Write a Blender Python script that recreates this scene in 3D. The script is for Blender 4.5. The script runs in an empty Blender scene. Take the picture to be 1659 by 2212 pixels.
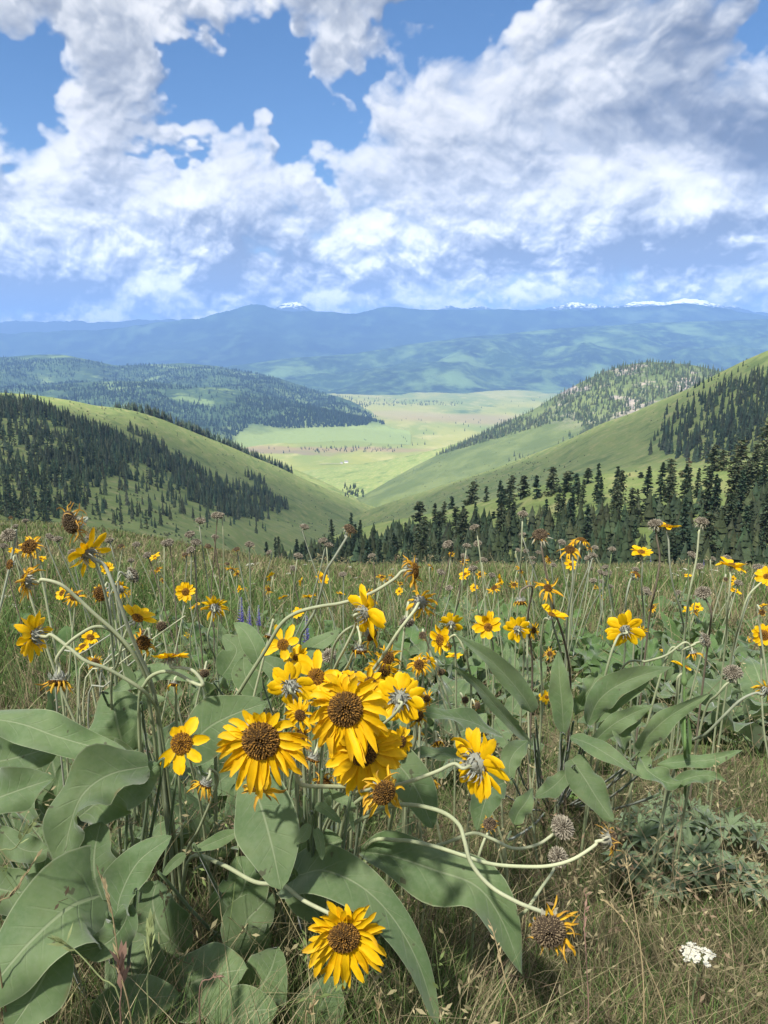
import bpy, math, random
import numpy as np
from mathutils import Vector, Matrix

# ------------------------------------------------------------------ camera, sky, sun, exposure
SC = bpy.context.scene
C = SC.collection
R = math.radians
FPX, W0, H0, PITCH, CAMH = 1640.0, 1659.0, 2212.0, R(12.0), 0.72
cd = bpy.data.cameras.new('camera')
cam = bpy.data.objects.new('camera', cd)
C.objects.link(cam)
cam.location = (0, 0, CAMH)
cam.rotation_euler = (R(90) - PITCH, 0, 0)
cd.sensor_fit = 'VERTICAL'
cd.sensor_height = 36.0
cd.lens = 36.0 * FPX / H0
cd.clip_start = 0.05
cd.clip_end = 60000
SC.camera = cam
SC.view_settings.view_transform = 'Standard'
SC.view_settings.look = 'None'
SC.view_settings.exposure = 1.22
SC.view_settings.gamma = 1.0
SC.view_settings.use_curve_mapping = False
SC.cycles.use_denoising = True
SC.cycles.max_bounces = 6
SC.cycles.diffuse_bounces = 4
SC.cycles.transparent_max_bounces = 12
SC.cycles.volume_bounces = 0
SC.cycles.sample_clamp_indirect = 4.0

CLOUD_GAIN, SKY_STRENGTH = 7.5, 0.06
HAZE_COL, HAZE_DENS, HAZE_TOP = (.28, .51, 1.0, 1), 0.86e-4, 1200.
SUN_AZ, SUN_EL = R(218), R(56)          # compass style: 0 = +Y (ahead), clockwise; the sun stands behind, to the left
sun_vec = Vector((math.sin(SUN_AZ) * math.cos(SUN_EL), math.cos(SUN_AZ) * math.cos(SUN_EL), math.sin(SUN_EL)))
sl = bpy.data.lights.new('sun', 'SUN')
sl.energy = 5.0
sl.angle = R(3.0)
sl.color = (1.0, 0.965, 0.90)
sun = bpy.data.objects.new('sun', sl)
C.objects.link(sun)
sun.location = sun_vec * 5000
sun.rotation_euler = (-sun_vec).to_track_quat('-Z', 'Y').to_euler()


class NT:
    """small node-building helper"""
    def __init__(s, tree):
        s.t = tree
    def n(s, typ, **kw):
        nd = s.t.nodes.new(typ)
        for k, v in kw.items():
            setattr(nd, k, v)
        return nd
    def put(s, sock, v):
        if hasattr(v, 'links') or isinstance(v, bpy.types.NodeSocket):
            s.t.links.new(v, sock)
        elif v is not None:
            sock.default_value = v
    def m(s, op, a, b=None, c=None, clamp=False):
        nd = s.n('ShaderNodeMath', operation=op, use_clamp=clamp)
        s.put(nd.inputs[0], a)
        if b is not None: s.put(nd.inputs[1], b)
        if c is not None: s.put(nd.inputs[2], c)
        return nd.outputs[0]
    def v(s, op, a, b=None, scale=None):
        nd = s.n('ShaderNodeVectorMath', operation=op)
        s.put(nd.inputs[0], a)
        if b is not None: s.put(nd.inputs[1], b)
        if scale is not None: s.put(nd.inputs['Scale'], scale)
        return nd.outputs['Value'] if op in ('LENGTH', 'DOT_PRODUCT', 'DISTANCE') else nd.outputs[0]
    def noise(s, vec, scale, detail=4, rough=.5, col=False, dist=0.0, **kw):
        nd = s.n('ShaderNodeTexNoise', **kw)
        s.put(nd.inputs['Vector'], vec)
        nd.inputs['Scale'].default_value = scale
        nd.inputs['Detail'].default_value = detail
        nd.inputs['Roughness'].default_value = rough
        nd.inputs['Distortion'].default_value = dist
        return nd.outputs['Color' if col else 'Fac']
    def voro(s, vec, scale, feature='SMOOTH_F1', **inp):
        nd = s.n('ShaderNodeTexVoronoi', feature=feature)
        s.put(nd.inputs['Vector'], vec)
        nd.inputs['Scale'].default_value = scale
        for k, v in inp.items():
            nd.inputs[k].default_value = v
        return nd.outputs['Distance']
    def mr(s, x, a, b, c=0., d=1., smooth=True, clamp=True):
        nd = s.n('ShaderNodeMapRange', interpolation_type='SMOOTHSTEP' if smooth else 'LINEAR')
        if not smooth: nd.clamp = clamp
        s.put(nd.inputs[0], x)
        for i, q in enumerate((a, b, c, d)):
            s.put(nd.inputs[i + 1], q)
        return nd.outputs[0]
    def mix(s, f, a, b, blend='MIX'):
        nd = s.n('ShaderNodeMix', data_type='RGBA', blend_type=blend)
        s.put(nd.inputs['Factor'], f)
        for k, q in ((6, a), (7, b)):
            s.put(nd.inputs[k], (*q, 1) if isinstance(q, tuple) and len(q) == 3 else q)
        return nd.outputs[2]
    def ramp(s, f, stops):
        nd = s.n('ShaderNodeValToRGB')
        s.put(nd.inputs[0], f)
        el = nd.color_ramp.elements
        while len(el) < len(stops): el.new(0.5)
        for e, (p, c) in zip(el, stops):
            e.position = p
            e.color = (*c, 1)
        return nd.outputs[0]
    def xyz(s, vec):
        nd = s.n('ShaderNodeSeparateXYZ')
        s.put(nd.inputs[0], vec)
        return nd.outputs
    def comb(s, x, y, z):
        nd = s.n('ShaderNodeCombineXYZ')
        for i, q in enumerate((x, y, z)): s.put(nd.inputs[i], q)
        return nd.outputs[0]


def hashn(ix, iy, seed=0):
    h = (ix.astype(np.int64) * 374761393 + iy.astype(np.int64) * 668265263 + seed * 1442695041) & 0xffffffff
    h = ((h ^ (h >> 13)) * 1274126177) & 0xffffffff
    return ((h ^ (h >> 16)) & 0xffff) / 65535.0


def vnoise(x, y, seed=0):
    ix, iy = np.floor(x), np.floor(y)
    fx, fy = x - ix, y - iy
    fx, fy = fx * fx * (3 - 2 * fx), fy * fy * (3 - 2 * fy)
    a, b = hashn(ix, iy, seed), hashn(ix + 1, iy, seed)
    c, d = hashn(ix, iy + 1, seed), hashn(ix + 1, iy + 1, seed)
    return (a + (b - a) * fx) * (1 - fy) + (c + (d - c) * fx) * fy - .5


def fbm(x, y, oct=5, seed=0, gain=.5):
    x, y = np.asarray(x, float), np.asarray(y, float)
    t, a = 0, 1.0
    for i in range(oct):
        t = t + a * vnoise(x * 2 ** i + 17.3 * i, y * 2 ** i - 9.1 * i, seed + i)
        a *= gain
    return t


def sstep(a, b, x):
    t = np.clip((np.asarray(x, float) - a) / (b - a), 0, 1)
    return t * t * (3 - 2 * t)


def worley(x, y, seed=0):
    ix, iy = np.floor(x), np.floor(y)
    best = np.full(x.shape, 9.)
    for dx in (-1, 0, 1):
        for dy in (-1, 0, 1):
            cx, cy = ix + dx, iy + dy
            px, py = cx + hashn(cx, cy, seed), cy + hashn(cx, cy, seed + 77)
            best = np.minimum(best, (x - px) ** 2 + (y - py) ** 2)
    return np.sqrt(best)


def blobsum(px, py, blobs):
    t = np.zeros_like(px)
    for bx, by, rx, ry, amp in blobs:
        e = np.sqrt(((px - bx) / rx) ** 2 + ((py - by) / ry) ** 2)
        t += amp * (1 - sstep(.3, 1.3, e))
    return t


def cloud_field(az, el):
    """cloud cover and cloud radiance on a regular azimuth / elevation grid (radians)"""
    A, E = np.meshgrid(az, el)
    x, y, z = np.sin(A) * np.cos(E), np.cos(A) * np.cos(E), np.sin(E)
    # angular coordinates in which the big banks and gaps are laid out (the photo's px scale, 1640 per radian ahead)
    yy = np.maximum(y, .12)
    u, w = x / yy, z / yy
    bx = u * FPX * .985 + W0 / 2
    by = 757. - w * FPX * .99
    def puffs(f, seed):                             # billowing texture at one cloud size
        X, Y = A * f * .8, E * f
        w1 = np.stack([fbm(X * 1.6, Y * 1.6, 5, seed), fbm(X * 1.6 + 40, Y * 1.6, 5, seed + 10)])
        w2 = np.stack([fbm(X * 8, Y * 8, 4, seed + 20), fbm(X * 8 + 40, Y * 8, 4, seed + 30)])
        X = X + .16 * w1[0] + .035 * w2[0]
        Y = Y + .16 * w1[1] + .035 * w2[1]
        lo = fbm(X * 1.1, Y * 1.5, 3, seed + 1)
        wl = (.55 - worley(X * 1.7, Y * 2.1, seed + 5)) * 1.1 + (.55 - worley(X * 4.2, Y * 4.6, seed + 6)) * .62 + (.55 - worley(X * 10, Y * 10.5, seed + 7)) * .36 + (.55 - worley(X * 23, Y * 23, seed + 8)) * .18
        hi = fbm(X * 7, Y * 7, 7, seed + 9, .6)
        return lo, lo * .80 + wl * .85 + hi * .36, w1, w2
    b1, b2 = sstep(R(6), R(14), E), sstep(R(2.2), R(5.5), E)
    l1, t1, w1, w2 = puffs(4.2, 11)
    l2, t2, v1, v2 = puffs(9.0, 211)
    l3, t3, v1, v2 = puffs(19., 411)
    lo = b1 * l1 + (1 - b1) * (b2 * l2 + (1 - b2) * l3)
    tex = b1 * t1 + (1 - b1) * (b2 * t2 + (1 - b2) * t3)
    D = .32 + tex * 1.25
    sx = bx + 170 * w1[0] + 75 * w2[0]
    sy = by + 120 * w1[1] + 60 * w2[1]
    front = sstep(.1, .4, y)
    D = D + front * blobsum(sx, sy, COVER)
    # light: march towards the sun (up and to the left in the sky ahead)
    de = el[1] - el[0]
    cov0 = sstep(-.05, .5, D)
    Dp = np.maximum(.42 + tex * 1.1, 0) * cov0
    opt = np.zeros_like(D)
    tot = 0
    for i, s in enumerate((.003, .007, .013, .022, .036, .055)):
        n = max(1, int(round(s * 1.0 / de)))
        m = int(round(s * .5 / de))
        sh = np.roll(np.roll(Dp, -n, 0), m, 1)
        sh[-n:] = Dp[-n:]
        wgt = (1.2, 1.1, .9, .7, .5, .35)[i]
        opt += wgt * sh
        tot += wgt
    opt /= tot
    rel = Dp - opt                                   # proud of what stands between it and the sun: bright
    lit = .72 + .80 * rel - .30 * (opt - .35) + .28 * lo + .12 * (1 - cov0)
    g = np.maximum(blobsum(bx + 120 * w1[0] + 60 * w2[0], by + 70 * w1[1] + 45 * w2[1], GREY), 0)
    n = max(1, int(round(.035 / de)))
    below = np.roll(cov0, n, 0)
    below[:n] = 1
    lit = lit - .20 * cov0 * (1 - below) * (1 - sstep(.1, .4, rel))      # flat shaded undersides
    lit = lit - front * g * (1.0 - .6 * np.clip(rel, -.5, .5))
    cover = 1 - np.exp(-np.maximum(D, 0) ** 1.3 * 3.2)
    lit = np.clip(lit, 0, 1)
    return cover, lit


COVER = [(555, 255, 275, 115, -1.6), (620, 165, 130, 85, -1.1), (700, 305, 90, 80, -1.3), (420, 215, 130, 80, -.8), (1010, 60, 120, 130, -1.6), (890, 115, 70, 60, -.9),
         (45, 285, 115, 110, -1.3), (30, 5, 120, 45, -1.0), (1578, 70, 50, 100, -1.3), (400, 368, 90, 16, -.7), (850, 255, 60, 36, -.8), (1290, 20, 50, 30, -.5), (670, 455, 40, 12, -.6),
         (250, 100, 330, 110, .95), (215, 255, 95, 160, .85), (560, 130, 60, 60, .5), (780, 180, 80, 105, 1.5), (470, 20, 260, 55, 1.0), (1350, 230, 340, 260, .7), (450, 332, 230, 36, .9), (720, 30, 260, 75, 1.25),
         (500, 480, 900, 130, .6), (1250, 400, 420, 170, .65), (80, 120, 180, 70, .5), (1480, 540, 330, 80, 1.3), (80, 590, 280, 75, 1.2), (620, 590, 280, 55, 1.0), (1040, 570, 200, 60, .8), (820, 650, 1000, 36, .55)]
GREY = [(760, 30, 190, 55, .42), (1450, 130, 130, 130, .40), (1600, 350, 130, 120, .55), (1480, 300, 160, 70, .25), (1470, 545, 290, 80, .62), (1200, 560, 200, 45, .4),
        (50, 600, 210, 70, .62), (620, 590, 260, 50, .55), (980, 560, 160, 50, .35), (240, 250, 70, 100, .06), (1110, 400, 110, 50, .2), (480, 520, 200, 50, .2)]


def build_sky():
    """Nishita sky with a computed cloud deck over it: cover and radiance on an azimuth / elevation grid"""
    world = bpy.data.worlds.new('World')
    SC.world = world
    world.use_nodes = True
    nt = world.node_tree
    nt.nodes.clear()
    W, H = 4096, 2048
    st = 2 * math.pi / W
    out = np.zeros((H, W, 4), np.float32)               # red: how brightly the cloud is lit, green: how much sky it covers
    r0 = int((math.pi / 2 - R(4)) / st)
    el = (np.arange(r0, H) + .5) * st - math.pi / 2
    # everywhere: coarse; ahead: fine
    q = 4
    elc = el[::q] + st * (q - 1) / 2
    azc = ((np.arange(W // q) + .5) * q) * st - math.pi / 2
    azc = (azc + math.pi) % (2 * math.pi) - math.pi
    o = np.argsort(azc)
    cov, lit = cloud_field(azc[o], elc)
    inv = np.argsort(o)
    big = np.stack([lit, cov, 0 * cov, 0 * cov + 1], -1)[:, inv]
    big = np.repeat(np.repeat(big, q, 0), q, 1)[:len(el)]
    out[r0:] = big
    c0, c1 = W // 4 - 540, W // 4 + 540              # azimuth 0 sits at a quarter of the width
    n_el = int(R(46) / st)
    az = (np.arange(c0 - 40, c1 + 40) + .5) * st - math.pi / 2
    cov, lit = cloud_field(az, el[:n_el + 60])
    fine = np.stack([lit, cov, 0 * cov, 0 * cov + 1], -1)[:n_el, 40:-40]
    out[r0:r0 + n_el, c0:c1] = fine
    im = bpy.data.images.new('cloud_deck', W, H, alpha=True, float_buffer=False)
    im.colorspace_settings.name = 'Non-Color'
    im.pixels.foreach_set(np.clip(out, 0, 1).ravel())
    im.update()
    k = NT(nt)
    tc = k.n('ShaderNodeTexCoord')
    env = k.n('ShaderNodeTexEnvironment', projection='EQUIRECTANGULAR', interpolation='Linear')
    env.image = im
    nt.links.new(tc.outputs['Generated'], env.inputs['Vector'])
    skyn = k.n('ShaderNodeTexSky', sky_type='NISHITA')
    skyn.sun_disc = False
    skyn.sun_elevation = SUN_EL
    skyn.sun_rotation = SUN_AZ
    skyn.altitude = 1200
    skyn.air_density = 1.0
    skyn.dust_density = 0.2
    skyn.ozone_density = 3.0
    ch = k.n('ShaderNodeSeparateColor')
    nt.links.new(env.outputs['Color'], ch.inputs[0])
    ccol = k.ramp(ch.outputs[0], [(0, (.20, .23, .29)), (.25, (.33, .36, .42)), (.5, (.56, .585, .62)), (.75, (.90, .90, .90)), (1, (1.12, 1.10, 1.06))])
    # clouds brightened towards the horizon so they stay white through the haze
    zz = k.xyz(k.v('NORMALIZE', tc.outputs['Generated']))[2]
    cl = k.v('SCALE', ccol, scale=k.m('MULTIPLY', k.m('ADD', 1.0, k.mr(zz, .02, .26, 1.15, 0., smooth=True)), CLOUD_GAIN))
    hs = k.n('ShaderNodeHueSaturation')
    hs.inputs['Saturation'].default_value = 1.18
    hs.inputs['Value'].default_value = 1.0
    nt.links.new(skyn.outputs[0], hs.inputs['Color'])
    col = k.mix(ch.outputs[1], hs.outputs[0], cl)
    bg = k.n('ShaderNodeBackground')
    bg.inputs['Strength'].default_value = SKY_STRENGTH
    nt.links.new(col, bg.inputs['Color'])
    o = k.n('ShaderNodeOutputWorld')
    nt.links.new(bg.outputs[0], o.inputs['Surface'])
    world.cycles.sampling_method = 'MANUAL'
    world.cycles.sample_map_resolution = 512


build_sky()

# ------------------------------------------------------------------ helpers
RNG = np.random.default_rng(7)
random.seed(7)


def P(px, py, d):
    """world point seen at (px, py) at depth d along the view axis"""
    px, py, d = np.asarray(px, float), np.asarray(py, float), np.asarray(d, float)
    X, Y = (px - W0 / 2) / FPX * d, -(py - H0 / 2) / FPX * d
    return np.stack([X, d * math.cos(PITCH) + Y * math.sin(PITCH), CAMH - d * math.sin(PITCH) + Y * math.cos(PITCH)], -1)


def proj(p):
    p = np.asarray(p, float)
    y, z = p[..., 1], p[..., 2] - CAMH
    d = y * math.cos(PITCH) - z * math.sin(PITCH)
    Y = y * math.sin(PITCH) + z * math.cos(PITCH)
    return p[..., 0] / d * FPX + W0 / 2, -Y / d * FPX + H0 / 2, d


def mesh(name, V, polys, mats, smooth=True, col=None, luv=None, mi=None):
    """mesh from a vertex array and a list of (k,3) / (k,4) index arrays"""
    me = bpy.data.meshes.new(name)
    V = np.asarray(V, np.float32).reshape(-1, 3)
    polys = [np.asarray(p, np.int32) for p in polys if len(p)]
    nl = sum(p.size for p in polys)
    npol = sum(len(p) for p in polys)
    me.vertices.add(len(V))
    me.vertices.foreach_set('co', V.ravel())
    me.loops.add(nl)
    me.loops.foreach_set('vertex_index', np.concatenate([p.ravel() for p in polys]))
    me.polygons.add(npol)
    tot = np.concatenate([np.full(len(p), p.shape[1], np.int32) for p in polys])
    st = np.concatenate([[0], np.cumsum(tot)[:-1]]).astype(np.int32)
    me.polygons.foreach_set('loop_start', st)
    me.polygons.foreach_set('loop_total', tot)
    me.polygons.foreach_set('use_smooth', np.full(npol, smooth, bool))
    if mi is not None:
        me.polygons.foreach_set('material_index', np.asarray(mi, np.int32))
    for m in (mats if isinstance(mats, (list, tuple)) else [mats]):
        me.materials.append(m)
    me.update(calc_edges=True)
    if col is not None:
        a = me.attributes.new('tint', 'FLOAT_COLOR', 'POINT')
        cc = np.ones((len(V), 4), np.float32)
        cc[:, :np.asarray(col).shape[1]] = col
        a.data.foreach_set('color', cc.ravel())
    if luv is not None:
        a = me.attributes.new('luv', 'FLOAT_VECTOR', 'POINT')
        cc = np.zeros((len(V), 3), np.float32)
        cc[:, :2] = luv
        a.data.foreach_set('vector', cc.ravel())
    return me


def link(name, me, parent=None, loc=None):
    o = bpy.data.objects.new(name, me)
    C.objects.link(o)
    if parent is not None: o.parent = parent
    if loc is not None: o.location = loc
    return o


def tag(o, label=None, cat=None, group=None, kind=None):
    if label: o['label'] = label
    if cat: o['category'] = cat
    if group: o['group'] = group
    if kind: o['kind'] = kind
    return o


def empty(name, loc, label, cat, group=None):
    o = link(name, None, None, loc)
    o.empty_display_size = 0.05
    return tag(o, label, cat, group)


def grid_quads(nr, nc, off=0, wrap=False):
    i, j = np.meshgrid(np.arange(nr - 1), np.arange(nc if wrap else nc - 1), indexing='ij')
    j2 = (j + 1) % nc
    return np.stack([i * nc + j, i * nc + j2, (i + 1) * nc + j2, (i + 1) * nc + j], -1).reshape(-1, 4) + off


def spline(pts, n):
    """Catmull-Rom through points, n samples"""
    p = np.asarray(pts, float)
    if len(p) == 2:
        t = np.linspace(0, 1, n)[:, None]
        return p[0] * (1 - t) + p[1] * t
    q = np.vstack([2 * p[0] - p[1], p, 2 * p[-1] - p[-2]])
    s = np.linspace(0, len(p) - 1 - 1e-9, n)
    i = s.astype(int)
    t = (s - i)[:, None]
    a, b, c, d = q[i], q[i + 1], q[i + 2], q[i + 3]
    return .5 * (2 * b + (c - a) * t + (2 * a - 5 * b + 4 * c - d) * t ** 2 + (3 * b - a - 3 * c + d) * t ** 3)


def nrm(v):
    v = np.asarray(v, float)
    return v / (np.linalg.norm(v, axis=-1, keepdims=True) + 1e-12)


def tube_arrays(path, rad, ns=6, off=0, cap=True):
    path = np.asarray(path, float)
    n = len(path)
    rad = np.broadcast_to(np.asarray(rad, float), (n,))
    T = nrm(np.gradient(path, axis=0))
    ref = np.array([0., 0., 1.]) if abs(T[0][2]) < .9 else np.array([1., 0., 0.])
    V = []
    u = nrm(np.cross(T[0], ref))
    for i in range(n):
        u = nrm(u - T[i] * np.dot(u, T[i]))
        w = np.cross(T[i], u)
        a = np.linspace(0, 2 * math.pi, ns, endpoint=False)[:, None]
        V.append(path[i] + rad[i] * (np.cos(a) * u + np.sin(a) * w))
    V = np.concatenate(V)
    return V, grid_quads(n, ns, off, wrap=True)


# ------------------------------------------------------------------ materials
def principled(name, rough=.6, spec=.25):
    m = bpy.data.materials.new(name)
    m.use_nodes = True
    nt = m.node_tree
    b = nt.nodes['Principled BSDF']
    b.inputs['Roughness'].default_value = rough
    b.inputs['Specular IOR Level'].default_value = spec
    return m, NT(nt), b


def translucent_mix(k, b, colour, amount):
    tr = k.n('ShaderNodeBsdfTranslucent')
    k.put(tr.inputs['Color'], colour)
    mx = k.n('ShaderNodeMixShader')
    mx.inputs[0].default_value = amount
    k.t.links.new(b.outputs[0], mx.inputs[1])
    k.t.links.new(tr.outputs[0], mx.inputs[2])
    out = [n for n in k.t.nodes if n.type == 'OUTPUT_MATERIAL'][0]
    k.t.links.new(mx.outputs[0], out.inputs['Surface'])


def geo_pos(k):
    return k.n('ShaderNodeNewGeometry').outputs['Position']


def terrain_mat(name, c1, c2, c3, s1, s2, bumps=None, patch=None, pscale=.01, thr=(.5, .6), meadow_z=None, grain=None):
    """grass or forest seen from far: three tones mixed by noise in world space, optional patches"""
    m, k, b = principled(name, .9, .1)
    p = geo_pos(k)
    a = k.noise(p, s1, 6, .6)
    c = k.mix(k.mr(a, .38, .62), c1, c2)
    c = k.mix(k.mr(k.noise(p, s2, 5, .65), .45, .7), c, c3)
    if patch:
        c = k.mix(k.mr(k.noise(p, pscale, 7, .6), *thr), c, patch)
    if grain:                                      # tussocks and worn soil at the scale of a few paces
        g = k.noise(k.v('MULTIPLY', p, (1, 1, 2.5)), grain, 5, .7)
        c = k.mix(k.mr(g, .42, .30, 0., .55), c, (.050, .070, .026))
        c = k.mix(k.mr(g, .58, .72, 0., .45), c, (.28, .25, .13))
    if meadow_z:                                   # forest gives way to the valley's grass at the foot
        zz = k.m('ADD', k.xyz(p)[2], k.m('MULTIPLY', k.m('SUBTRACT', k.noise(p, .006, 5, .6), .5), 70))
        c = k.mix(k.mr(zz, meadow_z, meadow_z + 45), (.20, .25, .09), c)
    k.put(b.inputs['Base Color'], c)
    if bumps:
        bn = k.n('ShaderNodeBump')
        bn.inputs['Strength'].default_value = bumps[0]
        bn.inputs['Distance'].default_value = bumps[1]
        k.put(bn.inputs['Height'], k.noise(p, bumps[2], 6, .65))
        k.put(b.inputs['Normal'], bn.outputs[0])
    return m


def tint_mat(name, rough=.7, spec=.2, trans=0.0, var=.25, nscale=60.):
    """base colour from the mesh's own pigment attribute, with grain and per-object variation"""
    m, k, b = principled(name, rough, spec)
    at = k.n('ShaderNodeAttribute', attribute_name='tint')
    oi = k.n('ShaderNodeObjectInfo')
    tc = k.n('ShaderNodeTexCoord')
    f = k.m('ADD', k.mr(k.noise(tc.outputs['Object'], nscale, 4, .6), .25, .75, 1 - var, 1 + var, smooth=False),
            k.m('MULTIPLY', k.m('SUBTRACT', oi.outputs['Random'], .5), var))
    c = k.v('SCALE', at.outputs['Color'], scale=f)
    k.put(b.inputs['Base Color'], c)
    if trans: translucent_mix(k, b, c, trans)
    return m


# ------------------------------------------------------------------ near meadow (ground)
def ground_z(x, y):
    x, y = np.asarray(x, float), np.asarray(y, float)
    az = np.arctan2(x, np.maximum(np.abs(y), .4))
    lf = sstep(.05, .52, -az)
    s = .239 - .038 * lf
    yc = 10 + 15 * lf
    q = .004 - .0025 * lf
    r = np.maximum(y - yc, 0)
    z = -s * y - q * r ** 2
    z = z + .05 * fbm(x * .9, y * .9, 4, 3) + .10 * fbm(x * .22, y * .22, 3, 11) * np.minimum(np.abs(y) / 4, 1.5)
    return z


def ground_hit(px, py):
    """where the sight line through (px, py) meets the meadow"""
    o = np.array([0, 0, CAMH])
    dv = P(px, py, 1.0) - o
    t = np.geomspace(.3, 120, 500)
    q = o + dv * t[:, None]
    below = q[:, 2] < ground_z(q[:, 0], q[:, 1])
    i = int(np.argmax(below)) if below.any() else 330
    return np.array([q[i, 0], q[i, 1], float(ground_z(q[i, 0], q[i, 1]))])


def build_meadow():
    m, k, b = principled('meadow_soil', .95, .05)
    p = geo_pos(k)
    n1, n2, n3 = k.noise(p, 1.1, 5, .6), k.noise(p, 28, 6, .7), k.noise(p, 5, 5, .6)
    c = k.mix(k.mr(n1, .35, .65), (.165, .150, .080), (.130, .165, .062))
    c = k.mix(k.mr(n3, .45, .7), c, (.21, .18, .10))
    c = k.mix(k.mr(n2, .40, .75), c, (.055, .05, .03))
    k.put(b.inputs['Base Color'], c)
    bn = k.n('ShaderNodeBump')
    bn.inputs['Strength'].default_value = .8
    bn.inputs['Distance'].default_value = .02
    k.put(bn.inputs['Height'], n2)
    k.put(b.inputs['Normal'], bn.outputs[0])
    na, nr = 200, 190
    az = np.linspace(-math.pi, math.pi, na, endpoint=False)
    r = np.geomspace(.12, 150, nr)
    rr, aa = np.meshgrid(r, az, indexing='ij')
    x, y = rr * np.sin(aa), rr * np.cos(aa)
    z = ground_z(x, y)
    V = np.stack([x, y, z], -1).reshape(-1, 3)
    V = np.vstack([V, [[0, 0, float(ground_z(0, 0))]]])
    q = grid_quads(nr, na, 0, wrap=True)[:, ::-1]
    n0 = len(V) - 1
    j = np.arange(na)
    tri = np.stack([np.full(na, n0), (j + 1) % na, j], -1)
    tag(link('meadow_ground', mesh('meadow_ground', V, [q, tri], m)), kind='structure')


build_meadow()


# ------------------------------------------------------------------ hills
class Hill:
    """a hillside: rows of (px, py, depth) from behind the crest down to the foot, joined by a smooth sheet"""
    def __init__(s, name, rows, mat, nu=160, nv=14, amp=0., scale=.01, seed=1, crest=1, foot=None, jag=0.):
        cols = []
        for row in rows:
            row = np.asarray(row, float)
            t = np.linspace(0, 1, nu)
            xs = row[0, 0] + (row[-1, 0] - row[0, 0]) * t
            # smooth (cosine-free) interpolation over px
            py = np.interp(xs, row[:, 0], row[:, 1])
            d = np.interp(xs, row[:, 0], row[:, 2])
            w = np.hanning(9)
            w /= w.sum()
            sm = lambda a: np.convolve(np.pad(a, 4, mode='edge'), w, 'valid')
            yj = jag * fbm(xs * .03, xs * 0 + seed, 4, 70) + jag * .5 * fbm(xs * .16, xs * 0 + seed, 3, 75) if row is not None and len(cols) == crest else 0
            cols.append(P(xs, sm(py) + yj, sm(d)))
        if foot:                                   # run the foot out gently under the valley floor
            q = cols[-1].copy()
            q[:, :2] *= foot
            q[:, 2] = -416.
            cols.append(q)
            rows = list(rows) + [None]
        cols = np.stack(cols)                      # rows x nu x 3
        out, ks = [], []
        for i in range(len(rows) - 1):
            n = nv
            for j in range(n):
                t = j / n
                out.append(cols[i] * (1 - t) + cols[i + 1] * t)
                ks.append(i + t)
        out.append(cols[-1])
        ks.append(len(rows) - 1)
        G = np.stack(out)
        # soften the creases between the rows, keeping the crest where it stands
        keep = np.abs(np.array(ks) - crest) < .01
        for _ in range(4):
            S = G.copy()
            S[1:-1] = (G[:-2] + 2 * G[1:-1] + G[2:]) / 4
            S[keep] = G[keep]
            G = S
        if amp:
            w = sstep(0, .6, np.abs(np.array(ks) - crest))[:, None] * .9 + .1
            if foot or amp > 100: w = w * (1 - sstep(len(rows) - 2.9, len(rows) - 1.7, np.array(ks)))[:, None]
            G[..., 2] += amp * w * fbm(G[..., 0] * scale, G[..., 1] * scale, 6, seed)
        s.G, s.ks, s.nu = G, np.array(ks), nu
        s.obj = tag(link(name, mesh(name, G.reshape(-1, 3), [grid_quads(len(G), nu)], mat)), kind='structure')

    def at(s, k, t):
        """point at row parameter k and column fraction t"""
        i = np.interp(k, s.ks, np.arange(len(s.ks)))
        j = np.asarray(t) * (s.nu - 1)
        i0, j0 = np.clip(i.astype(int), 0, len(s.ks) - 2), np.clip(j.astype(int), 0, s.nu - 2)
        fi, fj = (i - i0)[..., None], (j - j0)[..., None]
        G = s.G
        return (G[i0, j0] * (1 - fj) + G[i0, j0 + 1] * fj) * (1 - fi) + (G[i0 + 1, j0] * (1 - fj) + G[i0 + 1, j0 + 1] * fj) * fi

    def scatter(s, n, poly, k0, k1, seed=0, dens=None, rag=0.):
        """n points of the sheet inside a region outlined in the view, evenly over the ground"""
        rng = np.random.default_rng(seed)
        poly = np.asarray(poly, float)
        got = []
        cnt = 0
        for _ in range(60):
            k, t = rng.uniform(k0, k1, 4000), rng.uniform(0, 1, 4000)
            p = s.at(k, t)
            x, y, _ = proj(p)
            ok = inside(x + rag * fbm(p[:, 0] * .012, p[:, 1] * .012, 4, 3) * 2, y + rag * .6 * fbm(p[:, 0] * .012, p[:, 1] * .012, 4, 4) * 2 + rng.normal(0, rag * .08, 4000), poly)
            if dens is not None: ok &= rng.uniform(0, 1, 4000) < dens(x, y, p)
            got.append(p[ok])
            cnt += ok.sum()
            if cnt >= n: break
        return np.concatenate(got)[:n]


def inside(x, y, poly):
    r = np.zeros(len(x), bool)
    n = len(poly)
    for i in range(n):
        (x0, y0), (x1, y1) = poly[i], poly[(i + 1) % n]
        c = ((y0 > y) != (y1 > y)) & (x < (x1 - x0) * (y - y0) / (y1 - y0 + 1e-9) + x0)
        r ^= c
    return r


def shift(row, dy, f, dx=0):
    return [(x + dx, y + dy, d * f) for x, y, d in row]


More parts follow.
